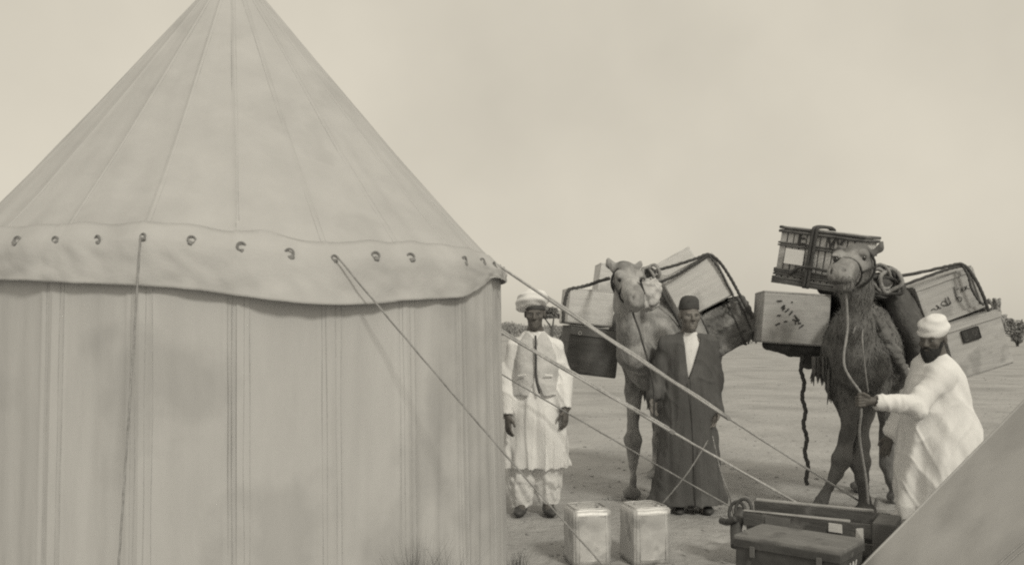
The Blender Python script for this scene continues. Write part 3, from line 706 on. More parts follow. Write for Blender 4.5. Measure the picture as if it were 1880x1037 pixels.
def man_leading():
    d0 = 6.3; base = W(1716, 978, d0); base.z = 0
    r = empty('person', base, 'bearded man in white cap and billowing white robe leading the dark camel', 'person', 'camel drivers')
    k = d0/F
    X = lambda px: (px-1716)*k
    Zp = lambda py: H+(PY-py)*k
    hc = np.array((X(1706), -.06, Zp(622))); q = rotz(R(-52))@rotx(R(6))
    B = SDF((-.76, -.42, -.02), (.34, .40, 1.68), .006)
    head(B, hc, q, 1.04)
    B.chain([(X(1716), .0, 1.28, .07), (X(1720), 0, 1.12, .12), (X(1716), 0, .9, .13)], .06)
    sh = (X(1712), -.15, Zp(688)); el = (X(1655), -.22, Zp(742)); wr = (X(1588), -.20, Zp(733))
    B.chain([(X(1718), -.05, Zp(680), .07), sh+(.055,), el+(.042,), wr+(.028,)], .03)
    # fist closed round the lead rope
    w = np.array(wr); hp = w+np.array((-.075, 0, .006))
    B.cone(w, hp, .028, .034, .02); B.ell(hp+np.array((-.012, 0, 0)), (.040, .026, .042), None, .02)
    for i in range(4):
        zz = .030-i*.020; B.chain([tuple(hp+np.array((-.02, -.026, zz)))+(.0105,), tuple(hp+np.array((-.058, -.030, zz-.003)))+(.0100,), tuple(hp+np.array((-.066, .002, zz-.004)))+(.0092,), tuple(hp+np.array((-.038, .016, zz-.004)))+(.0085,)], .004)
    B.chain([tuple(hp+np.array((.01, -.024, .03)))+(.014,), tuple(hp+np.array((-.03, -.034, .052)))+(.0115,), tuple(hp+np.array((-.062, -.026, .048)))+(.0095,)], .006)
    B.chain([(X(1720), .05, Zp(685), .07), (X(1716), .19, Zp(690), .055), (X(1690), .27, Zp(760), .04), (X(1660), .24, Zp(810), .027)], .03)
    hand(B, (X(1660), .24, Zp(810)), (-.4, -.1, -1), (-.3, -.9, 0), 1, .4)
    for s_ in (-1, 1): B.chain([(X(1716), s_*.09, .88, .10), (X(1700)+s_*.05, s_*.10, .48, .06), (X(1712)+s_*.08, s_*.11, .09, .04), (X(1690)+s_*.08, s_*.11, .035, .03)], .03)
    body = link('body', B.mesh(), 'skin', r); eyes(body, hc, q, 1.04)
    # robe
    S = SDF((-.62, -.46, .05), (.46, .46, 1.42), .007)
    pr = [(.10, 1722, 80, .26), (.30, 1722, 74, .25), (.55, 1720, 70, .245), (.72, 1718, 66, .235), (.90, 1717, 57, .215), (1.02, 1718, 52, .200), (1.14, 1718, 46, .195), (1.22, 1716, 37, .165), (1.29, 1713, 22, .09), (1.325, 1710, 16, .07)]
    S.loft([(z, X(c), 0, w_*k, ry) for z, c, w_, ry in pr], foldfn(.06, 7, 11, .1, 1.2, .4), .01, power=2.25)
    S.chain([(X(1722), -.06, Zp(676), .075), (sh[0], sh[1]+.01, sh[2]+.01, .088), (el[0], el[1], el[2]+.004, .074), (wr[0]+.012, wr[1], wr[2], .056)], .04)
    S.chain([(X(1722), .05, Zp(680), .07), (X(1716), .18, Zp(690), .08), (X(1690), .27, Zp(760), .075), (X(1664), .245, Zp(800), .06)], .04)
    S.ell((X(1772), .04, Zp(810)), (.085, .16, .20), None, .10)
    S.displace(lambda Xx, Y, Z: (.016*np.sin(40*(Xx-.22*Z)+4*vn(Xx, Y, Z, (5, 4, 2), 1))*np.clip((.06-Xx)*7, 0, 1)+.022*vn(Xx-.35*Z, Y, Z, (11, 5, 2.2), 3))*np.clip((1.0-Z)*2.6, 0, 1)+.010*vn(Xx+.5*Z, Y, Z, (16, 9, 5), 7)+.007*crease(Xx+.5*Z, Y, Z, (8, 5, 3), 4, .32)+.006*crease(Xx-.5*Z, Y, Z, (10, 6, 4), 8, .28)*np.clip((1.15-Z)*4, 0, 1)+.006*vn(Xx, Y, Z, (40, 12, 10), 5)*np.clip((-.10-Xx)*9, 0, 1)*np.clip((Z-.75)*8, 0, 1))
    S.cone((wr[0]-.028, wr[1], wr[2]), (wr[0]-.09, wr[1], wr[2]), .052, .056, .003, 's')
    link('robe', S.mesh(), 'white_cloth', r)
    # beard
    Bd = SDF(hc-.18, hc+.18, .005); T = lambda p: hc+q@(np.array(p)*1.04)
    Bd.ell(T((0, -.055, -.085)), (.060, .055, .050), q, .01); Bd.ell(T((0, -.075, -.125)), (.040, .035, .040), q, .03)
    for s_ in (-1, 1): Bd.cone(T((s_*.062, -.02, -.03)), T((s_*.045, -.05, -.09)), .016, .022, .02); Bd.cone(T((s_*.008, -.103, -.052)), T((s_*.034, -.088, -.066)), .008, .006, .006)
    Bd.ell(T((0, -.104, -.066)), (.026, .02, .0105), q, .004, 's'); Bd.ell(T((0, -.09, -.015)), (.046, .04, .036), q, .01, 's')
    Bd.displace(lambda X_, Y, Z: .0025*sn(X_, Y, Z, 160, 1)); link('beard', Bd.mesh(), 'beard', r)
    U = SDF(hc-np.array((.2, .2, .08)), hc+np.array((.2, .2, .26)), .005)
    qq = q@rotx(R(14)); c = hc+q@np.array((0, .012, .062))
    U.ell(c+qq@np.array((0, .004, .046)), (.096, .112, .066), qq, .02); U.ell(c, (.104, .124, .050), qq, .02)
    def fold(X_, Y, Z):
        v = np.stack([X_-c[0], Y-c[1], Z-c[2]]); x, y, z = np.tensordot(qq.T, v, 1); a = np.arctan2(y, x)
        return .0035*np.sin(z*95+2.2*np.sin(a+1.5)+.8)+.005*vn(X_, Y, Z, (13, 13, 26), 3)
    U.displace(fold); link('turban', U.mesh(), 'white_cloth', r)
    link('collar', tube([(X(1712)+.075*math.cos(t), .072*math.sin(t), 1.312+.006*math.cos(t)) for t in np.linspace(0, 2*math.pi, 25)[:-1]], .008, 6, closed=True), 'dark_felt', r)
    return base, Vector(base)+Vector(hp)+Vector((-.035, -.005, 0))
base3, GRIP = man_leading()
#@@CAMELS
# ------------------------------------------------------------------ camels
def camel(name_label, B, ang, coat, wool, neck, hp, hq, hs, legs, seed, woolspec, nwool=7000, wlen=1.0):
    """legs: rows of (x, y, z, r) chains in the camel's frame (x ahead, y its left)"""
    r = empty('camel', (B[0], B[1], 0), name_label, 'camel', 'loaded camels', rz=ang)
    S = SDF((-1.25, -.62, -.03), (2.0, .62, 2.35), .0125)
    S.ell((0, 0, 1.30), (.78, .36, .40), None, .1); S.ell((.50, 0, 1.32), (.35, .25, .37), None, .12); S.ell((-.62, 0, 1.34), (.38, .29, .36), None, .12)
    S.ell((-.05, 0, 1.72), (.42, .17, .27), None, .15); S.ell((.64, 0, 1.10), (.13, .11, .12), None, .10)
    S.chain(neck, .06)
    for lg in legs: S.chain(lg, .035)
    for lg in legs:
        x, y, z, _ = lg[-1]
        S.ell((x+.03, y, .045), (.105, .085, .045), None, .03); S.ell((x+.115, y-.03, .03), (.04, .03, .028), None, .02); S.ell((x+.115, y+.03, .03), (.04, .03, .028), None, .02)
    for x in (-.93,): S.chain([(x, 0, 1.45, .05), (x-.07, 0, 1.15, .03), (x-.05, 0, .92, .045), (x-.05, 0, .82, .02)], .03)
    hp = np.array(hp, float)
    T = lambda p: hp+hq@(np.array(p)*hs)
    E = lambda p, r_, k=.03, op='u': S.ell(T(p), np.array(r_)*hs, hq, k, op)
    K = lambda a, b, ra, rb, k=.03, op='u': S.cone(T(a), T(b), ra*hs, rb*hs, k, op)
    K((0, 0, 0), (.20, 0, -.03), .105, .080, .04); K((.20, 0, -.03), (.37, 0, -.075), .080, .066, .04)
    E((.36, 0, -.085), (.085, .078, .062)); K((.02, 0, -.08), (.31, 0, -.145), .062, .042, .04); E((.34, 0, -.150), (.055, .05, .03), .02)
    for s in (-1, 1):
        E((.10, s*.075, .055), (.065, .040, .045)); E((.160, s*.100, .030), (.028, .020, .017), .012, 's'); E((.145, s*.088, .062), (.045, .022, .016), .012)
        E((.425, s*.034, -.048), (.035, .009, .022), .010, 's'); E((.30, s*.05, -.03), (.07, .03, .035), .03)
        K((-.04, s*.085, .06), (-.075, s*.125, .105), .030, .026, .02); K((-.075, s*.125, .105), (-.095, s*.140, .140), .026, .010, .02)
        E((-.03, s*.132, .11), (.024, .014, .030), .01, 's')
    E((.45, 0, -.105), (.03, .006, .045), .008, 's'); E((.43, 0, -.128), (.05, .065, .006), .006, 's')
    E((-.05, 0, .085), (.09, .085, .05), .03)
    S.displace(lambda X, Y, Z: .012*vn(X, Y, Z, (9, 9, 7), seed)+.006*vn(X, Y, Z, (30, 30, 18), seed+1))
    me = S.mesh(); body = link('body', me, coat, r)
    co = np.empty(len(me.vertices)*3, np.float32); me.vertices.foreach_get('co', co); co = co.reshape(-1, 3)
    hl = (co-hp)@hq/hs; pale = np.clip((hl[:, 0]+.02)/.16, 0, 1)*np.clip((hl[:, 2]+.20)/.10, 0, 1)*np.clip(1.4-np.abs(hl[:, 1])*4, 0, 1)*np.clip((co[:, 0]-hp[0]+.3)*5, 0, 1)
    pale = pale*np.clip((.18-np.hypot(hl[:, 1], hl[:, 2]+.03))*14, 0, 1)
    at = me.attributes.new('pale', 'FLOAT', 'POINT'); at.data.foreach_set('value', pale.astype(np.float32))
    for s in (-1, 1):
        e = link('eye', mesh_from(*ico(.020*hs)), 'eye', body); e.location = T((.150, s*.086, .034))
    # shaggy wool: short hanging locks on throat, chest, shoulders and hump
    no = np.empty(len(me.vertices)*3, np.float32); me.vertices.foreach_get('normal', no); no = no.reshape(-1, 3)
    if not nwool: return r, T
    w = woolspec(co); pick = rng.choice(len(co), size=nwool, p=w/w.sum()); V, Fc = [], []
    for i in pick:
        p, n = co[i], no[i]; ln = rng.uniform(.022, .055)*wlen; g = np.array((0, 0, -1.0)); dv = g-n*(g@n)+n*.35+rng.normal(0, .25, 3); dv /= np.linalg.norm(dv)
        sd = np.cross(dv, n); sd /= (np.linalg.norm(sd)+1e-6); wd = rng.uniform(.002, .0045); b = len(V)
        q = p+dv*ln*.55+n*.008; V += [tuple(p-sd*wd), tuple(p+sd*wd), tuple(q+sd*wd*.7), tuple(q-sd*wd*.7), tuple(p+dv*ln)]; Fc += [(b, b+1, b+2, b+3), (b+3, b+2, b+4)]
    tag(link('wool', mesh_from(V, Fc), wool, r), kind='stuff')
    return r, T
C1B, C1F = (1.40, 8.12), Vector((-.35, -.937, 0)); C1A = math.atan2(C1F.y, C1F.x)
C2B, C2F = (2.98, 7.45), Vector((-.36, -.933, 0)); C2A = math.atan2(C2F.y, C2F.x)
def loc2w(B, ang, p): c, s = math.cos(ang), math.sin(ang); return Vector((B[0]+p[0]*c-p[1]*s, B[1]+p[0]*s+p[1]*c, p[2]))
def w2loc(B, ang, P): c, s = math.cos(ang), math.sin(ang); x, y = P[0]-B[0], P[1]-B[1]; return np.array((x*c+y*s, -x*s+y*c, P[2]))
# pale camel
h1 = w2loc(C1B, C1A, W(1149, 512, 6.95))
hq1 = rotz(R(26))@roty(R(18))
leg1 = [[(.46, -.15, 1.20, .12), (.50, -.16, .95, .075), (.52, -.165, .62, .050), (.535, -.16, .50, .074), (.52, -.16, .40, .044), (.52, -.16, .16, .032), (.53, -.16, .07, .045)],
        [(.42, .17, 1.15, .13), (.44, .17, .92, .085), (.45, .165, .60, .056), (.46, .16, .50, .066), (.45, .16, .40, .046), (.44, .16, .16, .034), (.45, .16, .07, .045)],
        [(-.50, -.17, 1.15, .17), (-.42, -.18, .95, .12), (-.66, -.17, .62, .060), (-.64, -.165, .52, .054), (-.56, -.165, .16, .036), (-.54, -.165, .07, .045)],
        [(-.52, .17, 1.15, .17), (-.50, .18, .95, .12), (-.76, .17, .62, .060), (-.75, .165, .52, .054), (-.68, .165, .16, .036), (-.66, .165, .07, .045)]]
nb = np.array((.70, 0, 1.25))
neck1 = [(.55, 0, 1.34, .22), (.80, .0, 1.24, .150), (h1[0]-.16, h1[1]*.55, 1.27, .115), (h1[0]-.10, h1[1]*.85, 1.45, .100), (h1[0]-.06, h1[1], 1.66, .095), (h1[0]-.02, h1[1], h1[2]-.06, .10)]
def wool_a(co): return np.where((co[:, 0] > .60) & (co[:, 2] > .95) & (co[:, 2] < 1.70), 1., .0)+1e-6
cam1, T1 = camel('pale woolly camel facing the viewer beside the man in the dark robe', C1B, C1A, 'camel_pale', 'wool_pale', neck1, h1, hq1, .95, leg1, 1.0, wool_a, 0)
# dark camel
h2 = w2loc(C2B, C2A, W(1572, 486, 6.45))
hq2 = rotz(R(-16))@roty(R(2))
def lp(px, py, d): return tuple(w2loc(C2B, C2A, W(px, py, d)))
fr, fl, hl = lp(1497, 938, 6.85), lp(1588, 938, 6.9), lp(1645, 922, 7.45)
leg2 = [[(.50, -.14, 1.15, .15), lp(1562, 752, 6.93)+(.074,), lp(1556, 800, 6.92)+(.052,), lp(1545, 842, 6.89)+(.070,), lp(1535, 870, 6.88)+(.050,), lp(1507, 918, 6.86)+(.040,), (fr[0], fr[1], .07, .05)],
        [(.48, .12, 1.15, .15), lp(1586, 762, 6.98)+(.068,), lp(1582, 812, 6.95)+(.050,), lp(1580, 850, 6.92)+(.068,), lp(1583, 878, 6.92)+(.046,), lp(1588, 920, 6.92)+(.038,), (fl[0], fl[1], .07, .05)],
        [(-.40, .22, 1.15, .18), lp(1632, 730, 7.45)+(.105,), lp(1630, 800, 7.55)+(.066,), lp(1629, 852, 7.55)+(.062,), lp(1636, 880, 7.5)+(.045,), lp(1643, 905, 7.45)+(.036,), (hl[0], hl[1], .07, .05)],
        [(-.50, -.17, 1.15, .17), (-.45, -.16, .95, .12), (-.72, -.10, .62, .060), (-.70, -.08, .52, .054), (-.62, .0, .16, .036), (-.60, .0, .07, .045)]]
neck2 = [(.52, 0, 1.30, .26), (.74, 0, 1.20, .18), (h2[0]-.26, h2[1]*.5, 1.27, .135), (h2[0]-.17, h2[1]*.8, 1.50, .115), (h2[0]-.10, h2[1], 1.75, .11), (h2[0]-.02, h2[1], h2[2]-.04, .105)]
def wool_b(co): return np.where((co[:, 0] > .25) & (co[:, 2] > .85) & (co[:, 2] < 1.85), 1., 0)+np.where((co[:, 2] < 1.2) & (co[:, 2] > .95), .5, 0)*(co[:, 0] < .5)+1e-6
cam2, T2 = camel('dark shaggy camel with raised muzzle led by the bearded man', C2B, C2A, 'camel_dark', 'wool_dark', neck2, h2, hq2, 1.12, leg2, 2.0, wool_b, 4500, .75)
def halter(r, T, m, hs):
    def ring(x0, z0, ry, rz, tilt, n=20): return [T((x0+tilt*math.sin(a), ry*math.cos(a), z0+rz*math.sin(a))) for a in np.linspace(0, 2*math.pi, n+1)[:-1]]
    link('noseband', tube(ring(.23, -.06, .098, .098, .02), .008*hs, 6, closed=True), m, r)
    link('headstall', tube(ring(.02, -.02, .125, .13, -.02), .011*hs, 6, closed=True), m, r)
    for s in (-1, 1): link('cheek_strap', tube(spline([T((.02, s*.125, -.02)), T((.13, s*.115, -.04)), T((.24, s*.105, -.06))], 5), .010*hs, 6), m, r)
halter(cam1, T1, 'halter', .92); halter(cam2, T2, 'halter', .85)
# lead ropes
c2h = loc2w(C2B, C2A, T2((.24, 0, -.17)))
tag(link('lead_rope', tube(spline([c2h, W(1556, 600, 6.25), W(1550, 670, 6.15), GRIP+Vector((0, 0, .05)), GRIP, GRIP-Vector((0, 0, .10)), W(1578, 800, 6.15), W(1590, 880, 6.2), W(1594, 925, 6.2)], 10), .009, 6, twist=60), 'rope_grey'),
    'plaited lead rope from the dark camel\'s chin to the bearded man\'s fist', 'rope')
c1h = loc2w(C1B, C1A, T1((.24, 0, -.17)))
tag(link('lead_rope', tube(spline([c1h, W(1178, 622, 6.75), W(1196, 690, 6.8), W(1201, 735, 6.83), W(1200, 790, 6.9)], 10), .008, 6, twist=60), 'rope_dark'),
    'dark lead rope from the pale camel\'s halter to the robed man\'s hand', 'rope')
# saddles: padded felts over the hump and shoulders
def pads(B, ang, ell, label, m, name='saddle_pad'):
    r = empty(name, loc2w(B, ang, (0, 0, 0)), label, 'saddle pad', rz=ang)
    S = SDF((-.85, -.75, .75), (1.05, .75, 2.25), .0125)
    for e in ell: S.ell(e[0], e[1], rotz(R(e[2])) if len(e) > 2 and not isinstance(e[2], np.ndarray) else (e[2] if len(e) > 2 else None), .05)
    S.displace(lambda X, Y, Z: .014*vn(X, Y, Z, (8, 8, 8), 1)+.005*vn(X, Y, Z, (26, 26, 26), 2)); link('felt', S.mesh(), m, r); return r
sp1 = pads(C1B, C1A, [((.14, .33, 1.50), (.44, .15, .44), rotx(R(24))), ((.02, -.33, 1.50), (.36, .14, .34), rotx(R(-18))), ((.30, 0, 1.80), (.13, .30, .10)), ((-.35, 0, 1.82), (.13, .30, .10))],
    'smooth grey felt saddle pad over the shoulder of the pale camel', 'felt_grey')
sp2 = pads(C2B, C2A, [((.05, .34, 1.50), (.46, .15, .42), rotx(R(20))), ((-.12, -.34, 1.47), (.36, .13, .36), rotx(R(-16))), ((.32, 0, 1.82), (.14, .34, .12)), ((-.35, 0, 1.84), (.14, .34, .12))],
    'dark felt saddle pad under the crates of the dark camel', 'felt_dark')
def bolster(pts, rad, label, m):
    r = empty('padded_strap', (0, 0, 0), label, 'strap'); P = np.array([tuple(p) for p in pts])
    S = SDF(P.min(0)-rad*2, P.max(0)+rad*2, .011); S.chain([tuple(p)+(rad*(1 if 0 < i < len(P)-1 else .85),) for i, p in enumerate(P)], .03)
    S.displace(lambda X, Y, Z: .016*vn(X, Y, Z, (26, 26, 26), 1)+.008*vn(X, Y, Z, (70, 70, 70), 2)); link('pad', S.mesh(), m, r); return r
bolster([W(1586, 556, 6.80), W(1612, 600, 6.68), W(1642, 650, 6.70), W(1664, 686, 6.85)], .046, 'thick woolly breast strap slanting over the dark camel\'s shoulder', 'camel_dark')
def rope_coil(px, py, d, rx, rz, n, rad, label, m, seed):
    rd_ = random.Random(seed); c = W(px, py, d); r = empty('rope_coil', c, label, 'rope coil')
    for i in range(n):
        ax, az, oy = rx*rd_.uniform(.55, 1.1), rz*rd_.uniform(.55, 1.1), rd_.uniform(-.06, .06); tl = rd_.uniform(-.6, .6); ph = rd_.random()*6; dx, dz = rd_.uniform(-.05, .05), rd_.uniform(-.04, .04)
        pts = []
        for t in np.linspace(0, 2*math.pi, 29)[:-1]:
            x, z = ax*math.cos(t), az*math.sin(t)+.012*math.sin(3*t+ph)
            pts.append((dx+x*math.cos(tl)-z*math.sin(tl), oy+.025*math.sin(2*t+ph), dz+x*math.sin(tl)+z*math.cos(tl)))
        link('loop', tube(pts, rad*rd_.uniform(.8, 1.2), 7, closed=True, twist=50), m if i % 3 else 'rope_grey', r)
    S = SDF((-.2, -.15, -.2), (.2, .15, .2), .009); S.ell((0, .02, 0), (rx*.75, .07, rz*.7), None, .02); S.displace(lambda X, Y, Z: .022*vn(X, Y, Z, (22, 22, 22), seed)+.01*vn(X, Y, Z, (55, 55, 55), seed)); link('knot', S.mesh(), 'felt_dark', r)
rope_coil(1618, 520, 6.98, .13, .11, 10, .014, 'tangled coil of rope knotted behind the dark camel\'s neck', 'rope_dark', 4)
tag(link('neck_rope', tube(spline([W(1596, 540, 6.72), W(1586, 562, 6.55), W(1574, 590, 6.50), W(1566, 612, 6.50)], 8), .008, 6, twist=60), 'rope_grey'), 'short pale rope slanting down the dark camel\'s throat', 'rope')
tag(link('neck_rope', tube(spline([W(1588, 560, 6.62), W(1583, 620, 6.47), W(1590, 690, 6.52), W(1594, 720, 6.58)], 8), .006, 6, twist=60), 'rope_grey'), 'thin rope running down the middle of the dark camel\'s chest', 'rope')
# ragged tassels at the dark camel's shoulder
def tassels(px, py, d, n, ln, label, spread=.16):
    p0 = W(px, py, d); r = empty('saddle_tassel', p0, label, 'tassel'); bm = bmesh.new()
    for i in range(n):
        x = random.uniform(-.5, .5)*spread; y = random.uniform(-.04, .04); l = ln*random.uniform(.55, 1.05)
        t = tube([(x, y, .06), (x*1.1+random.uniform(-.01, .01), y, -l*.5), (x*1.2+random.uniform(-.02, .02), y+random.uniform(-.01, .01), -l)], [.012, .013, .003], 5); bm.from_mesh(t); bpy.data.meshes.remove(t)
    me = bpy.data.meshes.new('t'); bm.to_mesh(me); bm.free(); link('fringe', me, 'wool_dark', r)
tassels(1508, 668, 7.0, 22, .17, 'ragged dark saddle fringe at the dark camel\'s shoulder')
tassels(1526, 690, 6.98, 14, .25, 'long dark tassel hanging in front of the fringe', .07)
tassels(1194, 712, 7.55, 12, .18, 'dark tassel hanging below the pale camel\'s shoulder', .10)
S_ = SDF((-.25, -.25, -.25), (.25, .25, .25), .008)
S_.ell((0, 0, 0), (.11, .10, .12), None, .02); S_.ell((.04, 0, .05), (.08, .08, .09), None, .03); S_.ell((-.03, -.02, -.07), (.07, .07, .05), None, .03)
S_.displace(lambda X, Y, Z: .022*vn(X, Y, Z, (22, 22, 22), 1)+.010*vn(X, Y, Z, (50, 50, 50), 2))
o = link('cloth_bag', S_.mesh(), 'cloth_bag'); o.location = W(1188, 543, 7.25); tag(o, 'crumpled pale cloth feed bag hanging beside the pale camel\'s cheek', 'bag')
rope_coil(1194, 506, 7.36, .085, .07, 6, .012, 'knotted rope bundle above the pale camel\'s saddle', 'rope_grey', 9)

# ------------------------------------------------------------------ loads
def place(o, px, py, d, roll=0, yaw=0, pitch=0):
    o.location = W(px, py, d); o.rotation_mode = 'QUATERNION'
    o.rotation_quaternion = (Matrix.Rotation(R(yaw), 3, 'Z') @ Matrix.Rotation(R(-roll), 3, 'Y') @ Matrix.Rotation(R(pitch), 3, 'X')).to_quaternion()
def crate(w, d, h, m, label, cat='crate', name='wooden_crate', planks=4, group='crates on the camels', frame=None, edge='crate_edge', lidline=None, jit=.003):
    """crate of boards: inner core plus planks on the faces one can see, front faces -Y"""
    r = empty(name, (0, 0, 0), label, cat, group)
    link('core', box_mesh(w-.02, d-.02, h-.02, .004, 1), edge, r)
    hh = h/planks
    for i in range(planks):
        z = -h/2+hh*(i+.5)
        for y, nm in ((-d/2+.006, 'front_plank'), (d/2-.006, 'back_plank')):
            p = link(nm, box_mesh(w-.002, .014, hh-.004, .006, 2, .004), m, r); p.location = (random.uniform(-.002, .002), y+random.uniform(-.0015, .0015), z)
        for x in (-1, 1):
            p = link('side_plank', box_mesh(.014, d-.018, hh-.004, .004, 2, .0015), m, r); p.location = (x*(w/2-.006), random.uniform(-.002, .002), z)
    n = max(2, round(d/.13))
    for i in range(n):
        p = link('lid_board', box_mesh(w+.004, d/n-.004, .016, .004, 2, .002), m, r); p.location = (0, -d/2+d/n*(i+.5), h/2+.006)
    p = link('bottom_board', box_mesh(w-.004, d-.01, .014, .004, 1), edge, r); p.location = (0, 0, -h/2-.002)
    if frame:
        b = frame
        for nm, ww, hh_, x, z in (('batten', w+.002, b, 0, h/2-b/2), ('batten', w+.002, b, 0, -h/2+b/2), ('batten', b, h-2*b-.002, w/2-b/2, 0), ('batten', b, h-2*b-.002, -w/2+b/2, 0)):
            p = link(nm, box_mesh(ww, .016, hh_, .004, 2, .0015), m, r); p.location = (x, -d/2-.009, z)
    return r
def add_front(r, me, m, name, x, z, y, ang=0):
    o = link(name, me, m, r); o.location = (x, y, z); o.rotation_euler = (0, -R(ang), 0); return o
def lash(label, pts, rad=.012, m='rope_dark', n=8, group='lashing ropes'):
    return tag(link('lashing_rope', tube(spline(pts, n), rad, 7, twist=50), m), label, 'rope', group)
# pale camel, viewer's left: pale chest over a dark chest, another behind
a = crate(.40, .46, .29, 'crate_pale', 'pale wooden crate roped on top of the dark chest, beside the pale camel\'s neck', planks=1); place(a, 1077, 566, 7.85, -6, 6)
b = crate(.45, .46, .40, 'box_dark', 'dark wooden chest hanging under the pale crate beside the pale camel', 'chest', 'dark_chest', planks=1, edge='box_dark', group=None); place(b, 1080, 645, 7.88, -7, 6)
add_front(b, box_mesh(.452, .012, .07, .003, 1), 'case_block', 'lid_rim', 0, .165, -.236)
add_front(b, torus_mesh(.014, .003), 'paint_white', 'ring', -.14, .15, -.245)
c = crate(.30, .36, .26, 'crate_pale', 'thin edged pale crate standing behind the pale camel\'s head', planks=1); place(c, 1122, 515, 8.6, -8, 4)
lash('dark rope over the pale crate beside the pale camel\'s ear', [W(1034, 592, 7.58), W(1036, 560, 7.58), W(1044, 533, 7.60), W(1062, 528, 7.62), W(1084, 522, 7.62), W(1100, 516, 7.5), W(1118, 511, 7.25)], .015)
# pale camel, viewer's right: tilted white chest on a tied bundle
a = crate(.49, .50, .39, 'crate_pale', 'large tilted whitewashed crate behind the man in the dark robe', planks=1, jit=.004); place(a, 1276, 529, 7.78, 28, -6)
b = crate(.40, .30, .30, 'crate_pale', 'tilted pale crate topmost behind the rope of the pale camel\'s load', planks=1); place(b, 1243, 500, 8.45, 29, -4)
Q = Matrix.Rotation(R(-28), 3, 'Y')
S_ = SDF((-.52, -.36, -.46), (.52, .36, .46), .011); Qn = np.array(Q)
S_.box((0, 0, 0), (.29, .25, .19), Qn, .035, .02)
S_.displace(lambda X, Y, Z: .020*vn(X*.88+Z*.47, Y, Z*.88-X*.47, (7, 7, 14), 1)+.014*vn(X*.88+Z*.47, Y, Z*.88-X*.47, (12, 14, 34), 2)+.006*vn(X, Y, Z, (45, 45, 45), 3))
r_ = empty('cloth_bundle', W(1320, 604, 7.82), 'dark lumpy sacking bundle tied under the tilted white crate', 'bundle'); link('sacking', S_.mesh(), 'sack', r_)
for t in (-.16, .10, .2):
    ring = [Q @ Vector((t+.012*math.sin(3*an), .272*max(-.97, min(.97, 1.35*math.cos(an))), .212*max(-.97, min(.97, 1.35*math.sin(an))))) for an in np.linspace(0, 2*math.pi, 25)[:-1]]
    link('binding_cord', tube(ring, .008, 6, closed=True), 'rope_dark', r_)
lash('twin dark ropes drawn tight over the tilted white crate, upper one', [W(1170, 512, 7.35), W(1200, 498, 7.45), W(1240, 487, 7.48), W(1280, 474, 7.5), W(1300, 467, 7.52), W(1318, 478, 7.50), W(1336, 502, 7.50), W(1352, 530, 7.5), W(1368, 560, 7.48), W(1382, 585, 7.5)], .013)
lash('lower dark rope along the top edge of the tilted white crate', [W(1204, 521, 7.48), W(1240, 506, 7.5), W(1270, 488, 7.5), W(1300, 469, 7.51)], .012)
lash('dark rope down the inner edge of the tilted white crate', [W(1203, 519, 7.49), W(1222, 548, 7.49), W(1240, 578, 7.48), W(1250, 600, 7.5)], .012)
lash('dark rope slack down the outer edge of the tilted white crate', [W(1302, 469, 7.50), W(1322, 496, 7.49), W(1334, 520, 7.49), W(1346, 545, 7.49), W(1341, 566, 7.49)], .009)
# dark camel, viewer's left: stencilled crate with a hamper on top
a = crate(.53, .50, .405, 'crate_mid', 'grey wooden crate with scrawled black marks slung low on the dark camel', planks=1); place(a, 1450, 586, 7.40, -4, -7)
ln = []
def seg(x0, z0, x1, z1, n=5): return [(x0+(x1-x0)*i/n+random.uniform(-.002, .002), z0+(z1-z0)*i/n+random.uniform(-.002, .002)) for i in range(n+1)]
# scrawl reading A 1 1 9 along a falling diagonal, with ticks below
ln += [seg(-.112, .075, -.088, .095), seg(-.088, .095, -.084, .066), seg(-.112, .075, -.084, .066), seg(-.090, .075, -.100, .052)]
ln += [seg(-.050, .072, -.078, .038), seg(-.022, .050, -.045, .018), seg(.010, -.005, -.004, .020), seg(.010, -.005, .038, -.020), seg(.038, -.020, .002, .012), seg(-.02, -.015, .035, -.030)]
ln += [seg(-.140, .010, -.110, .008), seg(-.085, -.040, -.055, -.035), seg(-.150, -.075, -.115, -.055), seg(.040, -.085, .075, -.055), seg(.010, -.030, .012, -.055), seg(-.03, .13, -.03, .12), seg(-.15, .125, -.11, .13), seg(.03, -.045, .05, -.042)]
add_front(a, strokes(ln, .0062), 'paint_dark', 'scrawled_mark', -.01, .01, -.2585)['kind'] = 'stuff'
S_ = SDF((-.4, -.35, -.2), (.4, .35, .2), .010); S_.box((0, 0, 0), (.24, .22, .06), None, .05, .02); S_.ell((.05, 0, -.03), (.18, .2, .07), None, .05); S_.displace(lambda X, Y, Z: .012*sn(X, Y, Z, 26, 1)+.006*sn(X, Y, Z, 70, 2))
o = link('net_sack', S_.mesh(), 'sack_black'); o.location = W(1458, 634, 7.42); o.rotation_euler = (0, R(5), R(-7)); tag(o, 'black sack bulging under the scrawled grey crate', 'sack')
